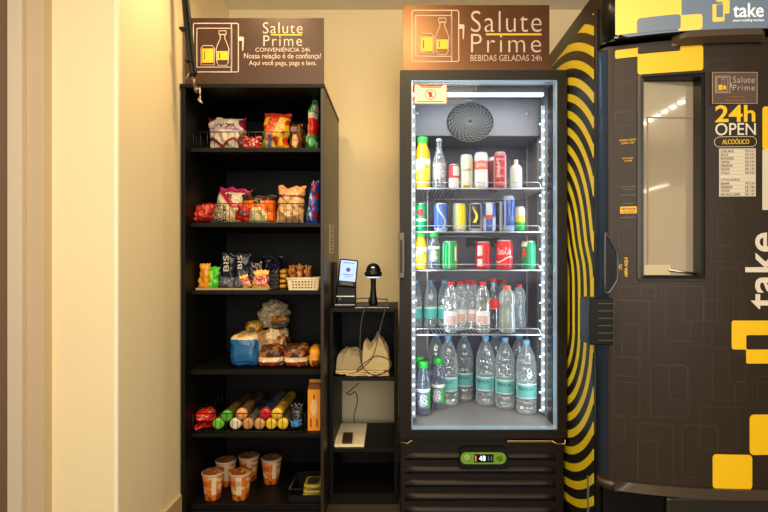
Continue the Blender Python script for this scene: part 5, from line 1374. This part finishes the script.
bm = NB(); box(bm, xa+.006, PX(670, yw), yw-.004, yw, za+.004, PZ(265, yw)); obj('bottom_sticker', bm, mat('pane_sticker', C(206, 192, 160), .5), pn)
bm = NB(); tube(bm, [Vector((PX(668, yw), yw-.006, PZ(270, yw))), Vector((PX(697, yw), yw-.006, PZ(274, yw)))], .004, 8); obj('latch_rod', bm, M_steel, wf)
# handle and lock
hx0, hx1 = vx(603.8), vx(617.5); hzc0, hzc1 = PZ(293, 1.76), PZ(237, 1.76)
bm = NB(); yh = S(vx(612))
out = [(vx(603.5), hzc0), (vx(603.5), hzc1), (vx(607), hzc1), (vx(614), PZ(247, 1.77)), (vx(617.5), PZ(255, 1.77)), (vx(617.5), PZ(278, 1.77)), (vx(614), PZ(285, 1.77)), (vx(608), hzc0)]
tube(bm, spline([(x, yh-.004, z) for x, z in out+[out[0]]], 5)[:-1], .0050, 8, True)
hdl = obj('door_handle', bm, mat('handle_trim', C(74, 78, 86), .25, metal=.5), vm)
bm = NB(); plate(bm, [(x, z) for x, z in out], yh-.004, yh+.012); obj('handle_recess', bm, M_vendd, hdl)
bm = NB(); xl0, xl1 = PX(588.5, 1.72), PX(613, 1.72); zl0, zl1 = PZ(345, 1.72), PZ(298, 1.72)
box(bm, xl0+.004, xl1, 1.715, 1.80, zl0, zl1, .004); lk = obj('lock_box', bm, M_blackp, vm)
bm = NB()
for i in range(6): z = zl0+(zl1-zl0)*(i+.6)/6.4; box(bm, xl0+.030, xl1-.002, 1.711, 1.716, z, z+.003, .0005)
obj('ridge', bm, mat('lock_ridge', C(84, 72, 58), .4), lk)
bm = NB(); box(bm, xl0-.001, xl0+.010, 1.722, 1.80, zl0+.004, zl1-.002, .002); obj('lock_side', bm, mat('lock_blue_grey', C(50, 60, 76), .3, metal=.4), lk)
# bottom sill
bm = NB(); pl = [(a, b) for a, b in outline(-.002, -.014) if b < 1.86]; pl = [(pl[0][0], 1.87)]+pl+[(pl[-1][0], 1.87)]
bm = vprism(NB(), pl, zd0-.035, zd0-.002); bmesh.ops.bevel(bm, geom=[e for e in bm.edges if abs(e.verts[0].co.z-e.verts[1].co.z) < 1e-5], offset=.006, segments=2, affect='EDGES')
obj('bottom_sill', bm, mat('sill_brown', C(60, 49, 40), .35), vm)
bm = NB(); box(bm, XV0+.02, XV1-.02, 1.81, yb, 0.0, zd0-.036, .002); obj('lower_panel', bm, M_vendd, vm)
bm = NB(); box(bm, vx(678), XV1-.1, 1.795, 1.812, .05, PZ(497, 1.80), .010); bx = obj('delivery_flap', bm, mat('flap_brown', C(56, 50, 42), .35), vm)
